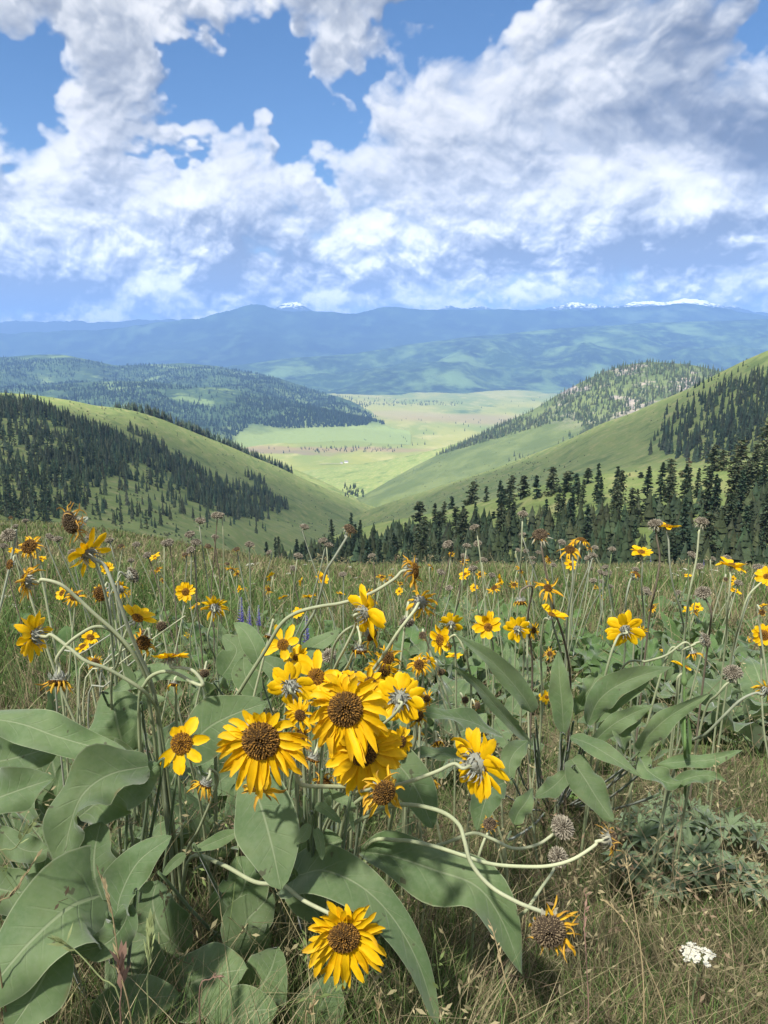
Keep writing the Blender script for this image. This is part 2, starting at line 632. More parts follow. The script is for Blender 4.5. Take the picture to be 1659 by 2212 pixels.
GRASS_A, GRASS_B, GRASS_C = (.190, .235, .078), (.155, .205, .066), (.270, .265, .112)
m_grass = terrain_mat('hill_grass', GRASS_A, GRASS_B, GRASS_C, .02, .09, (.5, 1.2, .25), (.120, .165, .056), .028, (.53, .66), grain=.22)
m_grass_dry = terrain_mat('hill_grass_dry', (.255, .275, .105), (.20, .235, .085), (.31, .29, .14), .008, .035, (.25, .6, .3))
m_far = terrain_mat('far_forest', (.014, .026, .022), (.024, .044, .030), (.050, .085, .045), .0010, .003, None, (.075, .115, .06), .0011, (.58, .72))  # the lighter patch tone paints faint sunlit patches into the forest colour
m_far2 = terrain_mat('mid_forest', (.018, .034, .024), (.034, .064, .034), (.080, .135, .055), .0016, .007, (.9, 12, .02), (.12, .185, .070), .0013, (.50, .66))  # patch tone: green clearings, and sun patches put into the colour
m_left = terrain_mat('left_forest', (.028, .050, .030), (.050, .085, .042), (.085, .130, .052), .004, .02, (.9, 9, .03), (.14, .195, .075), .0042, (.55, .66), meadow_z=-392)

# snowy range, farthest
def snow_mat():
    m, k, b = principled('snow_rock', .8, .2)
    p = geo_pos(k)
    z = k.xyz(p)[2]
    n = k.noise(k.v('MULTIPLY', p, (1, .6, 2.5)), .010, 10, .75)
    h = k.m('ADD', k.mr(z, 915, 1110, 0, 1, smooth=False, clamp=False), k.m('MULTIPLY', k.m('SUBTRACT', n, .5), 4.2))
    k.put(b.inputs['Base Color'], k.mix(k.mr(h, .42, .62), (.030, .042, .040), (.92, .92, .93)))
    return m


crest = [(-300, 700, 17500), (500, 690, 17500), (592, 670, 17500), (614, 656, 17500), (638, 648, 17500), (655, 656, 17500), (674, 672, 17500), (760, 684, 17500),
         (930, 678, 17500), (968, 657, 17500), (1000, 668, 17500), (1040, 662, 17500), (1100, 674, 17500), (1170, 668, 17500), (1200, 661, 17500), (1225, 656, 17500),
         (1243, 650, 17500), (1262, 656, 17500), (1300, 657, 17500), (1335, 661, 17500), (1360, 652, 17500), (1400, 650, 17500), (1440, 652, 17500), (1470, 644, 17500), (1500, 645, 17500),
         (1540, 654, 17500), (1600, 665, 17500), (1660, 676, 17500), (2000, 690, 17500)]
Hill('snowy_mountains', [shift(crest, 60, 1.06), crest, shift(crest, 30, .965), shift(crest, 110, .92)], snow_mat(), 420, 8, 60, .0018, 21, jag=5.)
crest = [(-400, 728, 14000), (0, 722, 14000), (100, 715, 14000), (210, 712, 14000), (330, 699, 14000), (400, 690, 14000), (440, 686, 14000), (500, 669, 14000), (530, 661, 14000), (555, 656, 14000),
         (580, 663, 14000), (612, 673, 14000), (650, 673, 14000), (720, 674, 14000), (765, 678, 14000), (790, 671, 14000), (830, 660, 14000), (860, 663, 14000), (900, 669, 14000), (1000, 669, 14000),
         (1100, 669, 14000), (1180, 671, 14000), (1280, 668, 14000), (1330, 663, 14000), (1400, 661, 14000), (1480, 655, 14000), (1550, 663, 14000), (1600, 672, 14000), (1660, 684, 14000), (2100, 700, 14000)]
Hill('far_mountains', [shift(crest, 50, 1.07), crest, shift(crest, 45, .95), [(-400, 800, 11800), (500, 800, 11800), (2100, 790, 11800)], [(-400, 850, 10500), (2100, 850, 10500)]], m_far, 420, 14, 160, .0011, 5, jag=3.)
crest = [(300, 812, 9800), (450, 800, 9800), (560, 783, 9800), (640, 773, 9800), (740, 768, 9800), (800, 758, 9800), (860, 747, 9900), (930, 738, 10000), (1000, 730, 10200), (1080, 722, 10400), (1160, 714, 10600), (1250, 706, 10800), (1400, 697, 11000), (1660, 690, 11200), (2100, 690, 11400)]
Hill('forested_range', [shift(crest, 40, 1.07), crest, [(300, 830, 9000), (560, 822, 8800), (800, 810, 8600), (1000, 790, 8600), (2100, 760, 9400)],
                        [(300, 868, 7400), (560, 862, 7400), (700, 868, 7000), (900, 868, 6900), (1000, 864, 7000), (1100, 850, 7600), (1200, 838, 8100), (1300, 835, 8300), (2100, 830, 8300)],
                        [(300, 905, 6600), (800, 890, 6500), (1000, 880, 6600), (1200, 855, 7400), (2100, 850, 7700)]], m_far2, 260, 14, 190, .0016, 9)

# valley floor: the one sheet that runs out under all the hills
def build_valley():
    m, k, b = principled('valley_grass', .95, .05)
    p = geo_pos(k)
    q = k.v('MULTIPLY', p, (1, .45, 1))
    c = k.mix(k.mr(k.noise(q, .0022, 6, .6), .38, .62), (.275, .275, .085), (.175, .215, .068))
    c = k.mix(k.mr(k.noise(q, .006, 6, .65), .5, .72), c, (.33, .31, .13))
    c = k.mix(k.mr(k.noise(q, .0035, 5, .6), .60, .70), c, (.085, .135, .055))
    # ploughed and dry brown fields
    pn = k.v('ADD', p, k.v('SCALE', k.v('SUBTRACT', k.noise(p, .0016, 5, .6, col=True), (.5, .5, .5)), scale=900.))
    for (px, py, dx, dy, colr) in [(1020, 900, 520, 400, (.27, .215, .12)), (860, 892, 330, 260, (.29, .25, .13)), (690, 963, 420, 110, (.25, .18, .115)), (590, 972, 190, 90, (.20, .15, .115))]:
        w = flat_hit(px, py)
        e = k.v('LENGTH', k.v('MULTIPLY', k.v('SUBTRACT', pn, (w[0], w[1], 0)), (1 / dx, 1 / dy, 0)))
        c = k.mix(k.mr(e, 1.25, .5, 0., .72), c, colr)
    k.put(b.inputs['Base Color'], c)
    nx, ny = 200, 200
    y = np.concatenate([np.linspace(-400, 1200, 20), np.geomspace(1300, 19000, ny - 20)])
    V = []
    for yy in y:
        w = 3000 + abs(yy) * .9
        x = np.linspace(-w, w, nx)
        V.append(np.stack([x, np.full(nx, yy), valley_z(x, np.full(nx, yy))], -1))
    V = np.concatenate(V)
    tag(link('valley_floor', mesh('valley_floor', V, [grid_quads(ny, nx)], m)), kind='structure')


def valley_z(x, y):
    r = sstep(2300, 3600, y) * (1 - sstep(9000, 12000, y))
    return -402 + 34 * r * fbm(x * .0011, y * .0011, 5, 31) - 20 * (1 - sstep(1500, 2600, y))


def flat_hit(px, py, z=-400.):
    o = np.array([0, 0, CAMH])
    dv = P(px, py, 1.0) - o
    return o + dv * ((z - CAMH) / dv[2])


build_valley()

# forested hills on the left of the valley
crest = [(-400, 782, 6200), (0, 772, 6000), (80, 766, 6000), (140, 767, 6000), (190, 777, 6000), (250, 790, 6000), (330, 789, 6100), (400, 786, 6300), (470, 792, 6300), (530, 804, 6100), (600, 815, 5900), (690, 845, 5600), (740, 860, 5400), (790, 885, 5100), (830, 911, 4700)]
L2 = Hill('left_forested_hills', [shift(crest, 40, 1.09), crest, [(-400, 850, 4700), (0, 845, 4700), (250, 852, 4800), (450, 850, 4900), (600, 862, 4800), (760, 893, 4600), (828, 912, 4600)],
                                  [(-400, 930, 3500), (300, 940, 3500), (500, 934, 3900), (600, 920, 4200), (740, 918, 4300), (826, 916, 4450)],
                                  [(-400, 980, 3100), (480, 985, 3250), (520, 940, 3850), (620, 925, 4150), (824, 920, 4400)]], m_left, 240, 14, 130, .0022, 3)
crest = [(-400, 850, 4300), (0, 838, 4300), (130, 828, 4300), (250, 822, 4300), (340, 826, 4300), (420, 838, 4250), (470, 836, 4250), (530, 846, 4250), (600, 862, 4250), (690, 880, 4200), (760, 899, 4150), (822, 918, 4060), (880, 936, 3900)]
L2b = Hill('left_forested_spur', [shift(crest, 30, 1.07), crest, [(-400, 900, 3600), (0, 895, 3600), (300, 890, 3700), (500, 895, 3800), (650, 905, 3950), (820, 921, 3990), (884, 938, 3850)],
                                  [(-400, 1000, 2900), (480, 990, 3000), (516, 940, 3500), (600, 924, 3800), (740, 923, 3930), (888, 940, 3800)]], m_left, 220, 14, 70, .003, 14, foot=.90)

# grassy ridge on the left, its far side wooded
crest = [(-500, 838, 1000), (0, 848, 1050), (60, 852, 1080), (110, 858, 1100), (160, 866, 1120), (200, 875, 1150), (260, 882, 1180), (300, 890, 1200), (350, 906, 1240), (400, 926, 1290), (450, 946, 1340), (500, 966, 1390), (550, 988, 1440), (600, 1008, 1480), (650, 1031, 1530), (700, 1053, 1570), (750, 1074, 1610), (800, 1092, 1650), (835, 1102, 1680)]
LR = Hill('left_ridge', [[(x, y + 55 - (x > 600) * (x - 600) * .2, d * 1.18) for x, y, d in crest], crest,
                         [(-500, 885, 900), (0, 890, 930), (150, 905, 970), (300, 945, 1060), (450, 1000, 1180), (600, 1052, 1320), (720, 1085, 1470), (800, 1101, 1590), (833, 1106, 1650)],
                         [(-500, 1010, 620), (0, 1005, 640), (150, 1012, 680), (300, 1045, 760), (420, 1078, 860), (560, 1110, 1020), (720, 1128, 1290), (832, 1112, 1620)],
                         [(-500, 1110, 440), (0, 1110, 450), (300, 1130, 560), (500, 1150, 720), (640, 1160, 930), (760, 1150, 1240), (830, 1120, 1590)],
                         [(-500, 1250, 300), (0, 1240, 300), (400, 1240, 420), (640, 1200, 800), (830, 1135, 1500)]], m_grass, 260, 14, 12, .006, 8)

# right side: rocky wooded hill, then grass ridges coming nearer
def rocky_mat():
    m, k, b = principled('rocky_slope', .95, .1)
    p = geo_pos(k)
    c = k.mix(k.mr(k.noise(p, .010, 6, .6), .40, .62), (.085, .115, .048), (.125, .155, .062))
    rk = k.mr(k.noise(k.v('MULTIPLY', p, (1, 1, 1.6)), .011, 8, .68), .50, .58)
    hi = k.mr(k.xyz(p)[2], -190, -110)
    c = k.mix(k.m('MULTIPLY', rk, hi), c, k.mix(k.mr(k.noise(p, .05, 4, .6), .4, .6), (.17, .155, .15), (.30, .255, .21)))
    k.put(b.inputs['Base Color'], c)
    bn = k.n('ShaderNodeBump')
    bn.inputs['Strength'].default_value = .6
    bn.inputs['Distance'].default_value = 4.
    k.put(bn.inputs['Height'], k.noise(p, .06, 6, .7))
    k.put(b.inputs['Normal'], bn.outputs[0])
    return m


crest = [(770, 1078, 1950), (800, 1062, 1960), (850, 1033, 1980), (900, 1005, 2000), (950, 980, 2000), (1000, 958, 2000), (1050, 933, 2000), (1100, 908, 2000), (1150, 886, 2000), (1200, 855, 2000), (1250, 828, 1980), (1300, 804, 1960), (1350, 788, 1940), (1400, 781, 1920), (1450, 784, 1900), (1500, 789, 1880), (1560, 803, 1850), (1620, 790, 1800), (1660, 768, 1760), (2100, 700, 1600)]
RB = Hill('rocky_hill', [shift(crest, 45, 1.15), crest, [(772, 1081, 1900), (900, 1022, 1860), (1000, 985, 1820), (1100, 958, 1770), (1200, 938, 1720), (1300, 910, 1680), (1400, 890, 1640), (1500, 880, 1600), (2100, 850, 1400)],
                         [(775, 1088, 1800), (900, 1062, 1660), (1050, 1040, 1560), (1200, 1000, 1450), (1400, 960, 1350), (2100, 900, 1150)],
                         [(770, 1110, 1760), (1000, 1090, 1560), (1300, 1040, 1350), (2100, 980, 1100)]], rocky_mat(), 260, 14, 16, .006, 12)
crest = [(620, 1024, 2520), (660, 1017, 2520), (700, 1011, 2500), (760, 1004, 2450), (820, 996, 2400), (900, 981, 2300), (960, 966, 2260), (1060, 935, 2200)]
Hill('valley_foothill', [shift(crest, 26, 1.12), crest, [(630, 1032, 2420), (740, 1034, 2220), (820, 1036, 2100), (1060, 1020, 1980)], [(650, 1052, 2260), (740, 1074, 2000), (800, 1094, 1860), (1060, 1090, 1800)]], m_grass, 160, 10, 9, .006, 33)
crest = [(540, 976, 1900), (600, 1000, 1900), (650, 1019, 1900), (700, 1041, 1880), (750, 1066, 1850), (790, 1090, 1800)]
Hill('gully_spur', [[(x + 14, y + 40, d * 1.1) for x, y, d in crest], crest, [(540, 1060, 1700), (700, 1078, 1720), (780, 1096, 1740)], [(540, 1110, 1640), (790, 1120, 1690)]], m_grass, 140, 8, 6, .008, 35)
crest = [(700, 1150, 1450), (760, 1118, 1440), (800, 1101, 1430), (850, 1083, 1400), (900, 1067, 1370), (950, 1050, 1340), (1000, 1034, 1310), (1060, 1015, 1270), (1120, 993, 1230), (1180, 970, 1180), (1240, 944, 1130), (1300, 915, 1080), (1360, 894, 1040), (1420, 868, 1000), (1480, 843, 960), (1540, 813, 920), (1600, 783, 880), (1660, 757, 840), (2100, 600, 620)]
RM = Hill('right_ridge', [shift(crest, 40, 1.15), crest, [(700, 1165, 1380), (800, 1122, 1330), (900, 1092, 1220), (1050, 1050, 1080), (1200, 1010, 960), (1350, 965, 860), (1500, 915, 760), (1660, 880, 660), (2100, 780, 480)],
                          [(690, 1185, 1280), (850, 1140, 1050), (1100, 1080, 780), (1300, 1045, 640), (1500, 1015, 560), (1660, 995, 500), (2100, 940, 380)],
                          [(690, 1220, 1150), (850, 1190, 900), (1100, 1140, 640), (1660, 1080, 420), (2100, 1050, 320)]], m_grass, 260, 14, 10, .007, 18)
crest = [(540, 1215, 420), (600, 1197, 400), (660, 1180, 385), (700, 1166, 375), (740, 1152, 368), (780, 1140, 362), (830, 1128, 355), (900, 1116, 345), (980, 1100, 335), (1060, 1080, 325), (1140, 1058, 315), (1200, 1042, 308), (1260, 1029, 302), (1320, 1021, 297), (1400, 1016, 290), (1500, 1012, 282), (1580, 1000, 272), (1660, 985, 262), (2000, 940, 220)]
RN = Hill('near_wooded_slope', [shift(crest, 30, 1.2), crest, [(540, 1232, 380), (700, 1195, 330), (900, 1155, 300), (1100, 1115, 280), (1300, 1075, 262), (1500, 1055, 246), (1660, 1035, 230), (2000, 990, 190)],
                                [(540, 1260, 330), (700, 1230, 280), (900, 1195, 250), (1200, 1150, 225), (1500, 1125, 200), (1660, 1110, 190), (2000, 1080, 160)],
                                [(540, 1330, 270), (900, 1290, 190), (1300, 1260, 165), (1660, 1240, 150), (2000, 1220, 130)]], m_grass, 200, 12, 5, .02, 25)

# ------------------------------------------------------------------ trees
m_needle = tint_mat('pine_needles', .75, .12, .12, .30, .9)
m_bark = tint_mat('pine_bark', .9, .1, 0, .25, 2.)


def conifer(seed, h, wr, whorls, per, clumps, open_base=.06, blunt=.9, tint=(.030, .052, .026), dead=0., size=1.0, stub=0.):
    """(trunk mesh, crown mesh) of a conifer of height h"""
    rng = np.random.default_rng(seed)
    nseg = 8
    zz = np.linspace(-.02 * h, h * .97, nseg)
    lean = np.cumsum(rng.normal(0, .004 * h, (nseg, 2)), 0) * .6
    path = np.stack([lean[:, 0], lean[:, 1], zz], -1)
    V, F = tube_arrays(path, np.linspace(.016 * h, .002 * h, nseg), 6)
    bark = np.tile(np.array([.115, .080, .058]), (len(V), 1)) * rng.uniform(.8, 1.2, (len(V), 1))
    tr = mesh('trunk', V, [F], m_bark, True, bark)
    Q, Cc = [], []
    for i in range(whorls):
        t = open_base + (1 - open_base) * (i + rng.uniform(-.3, .3)) / whorls
        t = min(max(t, open_base), .995)
        s = (t - open_base) / (1 - open_base)
        Rm = wr * h * (1 - s) ** blunt * (1 - .55 * math.exp(-s * 9)) + .012 * h
        cx, cy = np.interp(t * h, zz, lean[:, 0]), np.interp(t * h, zz, lean[:, 1])
        for j in range(per):
            if rng.random() < .16: continue
            a = rng.uniform(0, 2 * math.pi)
            L = Rm * rng.uniform(.55, 1.15)
            dr = rng.uniform(-.35, .15) + .25 * s
            for c in range(clumps):
                f = (c + rng.uniform(.25, 1.0)) / clumps
                sag = dr * L * f - .18 * L * f * f
                p = np.array([cx + math.cos(a) * L * f, cy + math.sin(a) * L * f, t * h + sag])
                sz = h * .034 * size * rng.uniform(.6, 1.35)
                u = np.array([math.cos(a + rng.normal(0, .5)), math.sin(a + rng.normal(0, .5)), rng.uniform(-.5, .25)])
                w = np.cross(u, [rng.normal(0, .35), rng.normal(0, .35), 1.])
                u, w = nrm(u), nrm(w)
                up = np.array([0, 0, 1.])
                col = np.array(tint) * rng.uniform(.65, 1.5) * np.array([rng.uniform(.85, 1.25), 1, rng.uniform(.8, 1.15)])
                if dead: col = col * (1 - dead) + np.array([.14, .075, .045]) * dead
                for ww in (w, up * .8 + w * rng.normal(0, .4)):
                    Q.append([p - u * sz * .9, p - u * sz * .1 + ww * sz * .55, p + u * sz * 1.15, p - u * sz * .05 - ww * sz * .6])
                    Cc += [col * .9, col, col * 1.15, col]
    V = np.array(Q).reshape(-1, 3)
    F = np.arange(len(V)).reshape(-1, 4)
    cr = mesh('crown', V, [F], m_needle, False, np.array(Cc))
    return tr, cr


NEAR_TREES = [conifer(100 + i, 20, w, 30, 6, 3, ob, bl, ti, 0) for i, (w, ob, bl, ti) in enumerate([
    (.16, .05, .85, (0.062, 0.098, 0.056)), (.19, .04, .95, (0.057, 0.092, 0.054)), (.14, .10, .7, (0.077, 0.107, 0.059)), (.21, .03, 1.0, (0.057, 0.090, 0.053)),
    (.17, .14, .6, (0.075, 0.103, 0.055)), (.15, .06, .8, (0.057, 0.090, 0.053)), (.20, .22, .5, (0.088, 0.115, 0.060)), (.18, .30, .5, (0.094, 0.119, 0.062))])]
PALE_TREES = [conifer(140 + i, 20, w, 30, 6, 3, .18, .5, (.11, .13, .065), 0) for i, w in enumerate((.17, .20, .18))]
DEAD_TREE = conifer(150, 20, .12, 22, 4, 2, .25, .5, (.1, .06, .04), .95, .7)
MID_TREES = [conifer(200 + i, 16, w, 13, 4, 1, .05, bl, (.076, .110, .062), 0, 1.9) for i, (w, bl) in enumerate(((.15, .8), (.19, .9), (.13, .7), (.17, .6), (.21, .8), (.16, 1.0)))]


def plant_tree(pos, h, kind, label, group, base_h, rng, cat='tree', name='pine_tree'):
    s = h / base_h
    o = empty(name, tuple(pos), label, cat, group)
    o.scale = (s * rng.uniform(.85, 1.15), s * rng.uniform(.85, 1.15), s)
    o.rotation_euler = (rng.normal(0, .02), rng.normal(0, .02), rng.uniform(0, 6.28))
    link('trunk', kind[0], o)
    link('crown', kind[1], o)
    return o


def low_trees(pts, hs, name, seed, tint=(.026, .045, .028), tiers=4, sides=5, wr=.17):
    """many distant conifers joined into one mass: ragged stacked skirts of foliage, each tree its own size and lean"""
    rng = np.random.default_rng(seed)
    n = len(pts)
    Vs, Fs, Cs, off = [], [], [], 0
    base = np.array(tint) * rng.uniform(.7, 1.4, (n, 1)) * np.stack([rng.uniform(.9, 1.3, n), np.ones(n), rng.uniform(.85, 1.1, n)], -1)
    for t in range(tiers):
        a = rng.uniform(0, 6.28, (n, 1)) + np.linspace(0, 2 * math.pi, sides, endpoint=False)
        z0 = (.02 + .86 * t / tiers)
        z1 = min(1.0, z0 + 1.25 / tiers + .1)
        r = wr * (1 - t / tiers) ** .8 * hs[:, None] * rng.uniform(.6, 1.3, (n, sides))
        ring = np.stack([pts[:, None, 0] + np.cos(a) * r, pts[:, None, 1] + np.sin(a) * r, pts[:, None, 2] + hs[:, None] * (z0 + rng.uniform(-.05, .05, (n, sides)))], -1)
        top = pts + np.stack([rng.normal(0, .01, n) * hs, rng.normal(0, .01, n) * hs, hs * z1], -1)
        V = np.concatenate([ring, top[:, None]], 1)
        idx = off + np.arange(n)[:, None] * (sides + 1)
        j = np.arange(sides)
        F = np.stack([np.broadcast_to(idx + j, (n, sides)), np.broadcast_to(idx + (j + 1) % sides, (n, sides)), np.broadcast_to(idx + sides, (n, sides))], -1).reshape(-1, 3)
        Vs.append(V.reshape(-1, 3)); Fs.append(F); off += n * (sides + 1)
        Cs.append(np.repeat(base * rng.uniform(.8, 1.2, (n, 1)), sides + 1, 0))
    me = mesh(name, np.concatenate(Vs), [np.concatenate(Fs)], m_needle, False, np.concatenate(Cs))
    return tag(link(name, me), kind='stuff')


def build_forests():
    rng = np.random.default_rng(5)
    # --- wood on the near right slope: trees with tops where the photo has them
    tops = [(975, 1066, 100, 345), (1018, 1036, 112, 335), (1052, 1046, 85, 325), (911, 1076, 150, 300), (945, 1098, 120, 300), (1086, 1050, 120, 300), (1124, 1022, 130, 300), (1160, 1020, 130, 290),
            (1188, 1004, 140, 290), (1222, 1012, 140, 285), (1241, 1016, 140, 280), (1265, 1006, 120, 290), (1338, 1020, 120, 290), (1378, 1014, 130, 280), (1400, 1050, 110, 270),
            (1310, 1050, 120, 270), (1285, 1060, 120, 265), (1060, 1098, 110, 290), (1000, 1105, 100, 300), (1440, 985, 130, 285), (1462, 1010, 120, 270), (1530, 955, 150, 265), (1556, 966, 130, 260), (1590, 945, 170, 240),
            (1625, 985, 130, 235), (1640, 905, 150, 265), (1656, 950, 170, 225), (1500, 1040, 120, 255), (1420, 1070, 120, 250), (1560, 1060, 130, 225), (1610, 1070, 140, 215), (760, 1104, 62, 385), (1480, 985, 110, 290)]
    ordn = ['first', 'second', 'third', 'fourth', 'fifth', 'sixth', 'seventh', 'eighth', 'ninth', 'tenth', 'eleventh', 'twelfth', 'thirteenth', 'fourteenth', 'fifteenth', 'sixteenth', 'seventeenth', 'eighteenth', 'nineteenth', 'twentieth', 'twenty-first', 'twenty-second', 'twenty-third', 'twenty-fourth', 'twenty-fifth', 'twenty-sixth']
    nd = npale = 0
    for (x, y, hp, d) in sorted(tops):
        top, base = P(x, y, d), P(x, y + hp, d)
        pale = x > 1510 and rng.random() < .75 or x in (1440, 1462)
        dead = x == 1480
        kind = DEAD_TREE if dead else PALE_TREES[rng.integers(3)] if pale else NEAR_TREES[rng.integers(8)]
        lab = ('bare rust coloured dead conifer standing among the green pines' if dead else
               'pale sunlit pine at the upper edge of the near wood' if pale else 'dark conifer standing out above the near wood on the right slope')
        if x not in (760, 1480):
            if pale:
                lab = '%s pale pine from the left at the upper right edge of the near wood' % ordn[npale]
                npale += 1
            else:
                lab = '%s dark conifer from the left along the jagged top of the near wood' % ordn[nd]
                nd += 1
        if x == 760: lab = 'round topped pine standing alone at the mouth of the gully'
        if x == 600: lab = 'small dark conifer at the left end of the near wood'
        plant_tree(base, top[2] - base[2], kind, lab, 'dead conifers' if dead else 'pale pines on the right slope' if pale else 'conifers of the near wood', 20, rng)
    poly = [(560, 1235), (600, 1195), (700, 1180), (800, 1165), (900, 1150), (1000, 1125), (1100, 1105), (1200, 1090), (1300, 1085), (1400, 1080), (1500, 1070), (1600, 1070), (1700, 1040), (1760, 1250), (560, 1260)]
    pts = RN.scatter(150, poly, 1.0, 3.9, 3, lambda x, y, p: np.clip((x - 500) / 500, .25, 1))
    for p in pts[:112]:
        plant_tree(p, rng.uniform(7, 15), NEAR_TREES[rng.integers(8)], 'dark conifer crowded inside the near wood on the right slope', 'conifers of the near wood', 20, rng)
    low = RN.scatter(900, [(600, 1210), (760, 1170), (1000, 1150), (1700, 1090), (1760, 1280), (560, 1280)], 1.2, 4.0, 8)
    low_trees(low, rng.uniform(2.5, 9, len(low)), 'young_pine_undergrowth', 4, (.055, .080, .042), 5, 7, .28)
    # --- left slope
    dense = [(-40, 868), (60, 884), (130, 905), (190, 925), (300, 957), (400, 990), (480, 1016), (560, 1046), (606, 1082), (570, 1118), (500, 1112), (440, 1098), (350, 1062), (250, 1030), (130, 1012), (0, 1000), (-40, 1000)]
    low_z = [(-40, 1000), (60, 1005), (180, 1020), (230, 1060), (150, 1110), (60, 1130), (-40, 1130)]
    loose = [(180, 1020), (330, 1060), (440, 1100), (580, 1125), (560, 1150), (440, 1150), (250, 1140), (190, 1100)]
    A = LR.scatter(2200, dense, 1.3, 4.2, 1, lambda x, y, p: .22 + .78 * (fbm(p[:, 0] * .012, p[:, 1] * .012, 3, 5) > -.10), rag=34.)
    B = LR.scatter(420, low_z, 2.2, 5, 2, rag=30.)
    Cc = LR.scatter(130, loose, 2.2, 5, 3, rag=30.)
    allp = np.concatenate([A, B, Cc])
    hs = rng.uniform(8, 18, len(allp)) * np.where(np.arange(len(allp)) < len(A), 1.05, .8)
    d = proj(allp)[2]
    order = np.argsort(-hs / d)
    for i in order[:150]:
        plant_tree(allp[i], hs[i], MID_TREES[rng.integers(6)], 'dark conifer in the wood across the shaded left slope', 'conifers of the left slope', 16, rng)
    rest = order[150:]
    low_trees(allp[rest], hs[rest], 'left_slope_forest', 9, (.066, .096, .058), 5, 6)
    for (x, y, hp) in [(262, 1138, 40), (152, 1108, 40), (318, 1150, 45), (205, 1105, 36)]:
        k = LR.scatter(1, [(x - 8, y - 8), (x + 8, y - 8), (x + 8, y + 8), (x - 8, y + 8)], 2, 5, 7)
        if len(k): plant_tree(k[0], hp / FPX * proj(k[0])[2], MID_TREES[1], 'broad lone pine low on the grass of the left slope', 'lone pines of the left slope', 16, rng)
    # crest loners and the far-side strip
    for (x, y, h) in [(98, 872, 9), (85, 868, 7), (155, 882, 5), (218, 880, 9), (245, 884, 8), (388, 946, 7)]:
        k = LR.scatter(1, [(x - 5, y - 5), (x + 5, y - 5), (x + 5, y + 5), (x - 5, y + 5)], 1.0, 2.2, 11)
        if len(k): plant_tree(k[0], h, MID_TREES[0], 'small lone conifer on the bright grass of the left ridge', 'lone conifers on the ridge', 16, rng)
    t = rng.uniform(.56, .995, 800)
    px = -500 + t * 1335
    ok = (px > 222) & (px < 632)
    k = 1 - .13 * rng.uniform(0, 1, ok.sum()) ** 1.3 - .005
    p = LR.at(k, t[ok])
    low_trees(p, rng.uniform(10, 20, len(p)) * np.clip((px[ok] - 180) / 120, .45, 1), 'far_side_ridge_forest', 12, (.066, .096, .058), 5, 6)
    # --- rocky hill and ridge on the right
    up = [(1700, 770), (1560, 800), (1400, 775), (1290, 800), (1200, 850), (1100, 905), (1000, 955), (940, 985), (1000, 968), (1120, 935), (1230, 905), (1262, 925), (1240, 965), (1330, 905), (1480, 845), (1700, 740)]
    q = RB.scatter(2300, up, 1.0, 3.0, 4, lambda x, y, p: .3 + .7 * (fbm(p[:, 0] * .008, p[:, 1] * .008, 4, 2) > -.05))
    low_trees(q, rng.uniform(8, 15, len(q)), 'rocky_hill_forest', 5, (.060, .086, .052), 5, 6)
    q = RB.scatter(46, [(1080, 985), (1120, 985), (1180, 985), (1235, 935), (1275, 930), (1275, 950), (1180, 1000), (1090, 1005)], 1.0, 4.0, 6)
    low_trees(q, rng.uniform(9, 15, len(q)), 'gully_edge_forest', 6, (.058, .086, .054), 5, 6)
    up2 = [(1700, 800), (1600, 835), (1530, 870), (1470, 905), (1425, 925), (1420, 975), (1500, 990), (1700, 990)]
    up2 = [(1720, 775), (1600, 822), (1520, 862), (1440, 895), (1400, 925), (1405, 985), (1500, 1000), (1720, 1000)]
    q = RM.scatter(540, up2, 1.0, 4.0, 7, lambda x, y, p: np.clip(.10 + 1.0 * sstep(1380, 1520, x + 120 * fbm(p[:, 0] * .01, p[:, 1] * .01, 3, 6)) * (fbm(p[:, 0] * .014, p[:, 1] * .014, 3, 9) > -.16), 0, 1))
    d = proj(q)[2]
    h = rng.uniform(9, 15, len(q))
    order = np.argsort(-h / d)
    for i in order[:36]:
        plant_tree(q[i], h[i], MID_TREES[rng.integers(6)], 'dark conifer in the shaded wood high on the right ridge', 'conifers of the right ridge', 16, rng)
    low_trees(q[order[36:]], h[order[36:]], 'right_ridge_forest', 7, (.058, .086, .054), 5, 6)
    q = RM.scatter(26, [(1420, 872), (1560, 808), (1660, 765), (1700, 745), (1700, 800), (1560, 850)], .95, 2, 17)
    low_trees(q, rng.uniform(6, 11, len(q)), 'ridge_top_forest', 8)
    # --- gully where the slopes meet, then the valley
    def flat(poly, n, seed, h0, h1, name, z=-398., tint=(.03, .05, .03)):
        r = np.random.default_rng(seed)
        poly = np.asarray(poly, float)
        a = poly.min(0); b = poly.max(0)
        pts = []
        while len(pts) < n:
            c = r.uniform(a, b)
            if inside(np.array([c[0]]), np.array([c[1]]), poly)[0]:
                w = flat_hit(c[0], c[1], z)
                pts.append([w[0], w[1], float(valley_z(w[0], w[1])) - 1 if z == -398. else w[2]])
        low_trees(np.array(pts), r.uniform(h0, h1, n), name, seed, tint, 5, 6, .22)
    flat([(730, 1018), (800, 1020), (790, 1040), (735, 1035)], 36, 1, 8, 15, 'gully_forest', -385.)
    flat([(745, 1050), (785, 1055), (790, 1078), (735, 1075)], 30, 2, 9, 17, 'gully_pine_clump', -340.)
    flat([(640, 960), (860, 962), (850, 972), (650, 970)], 70, 3, 8, 16, 'valley_forest_line')
    flat([(700, 850), (760, 856), (1000, 866), (1000, 874), (830, 876)], 160, 4, 10, 22, 'valley_forest_patch')
    flat([(700, 852), (760, 856), (800, 872), (790, 884), (720, 872)], 90, 6, 12, 26, 'valley_forest_edge')
    flat([(520, 915), (830, 912), (1190, 850), (1230, 845), (1100, 900), (900, 960), (560, 985)], 110, 5, 8, 18, 'scattered_valley_forest')
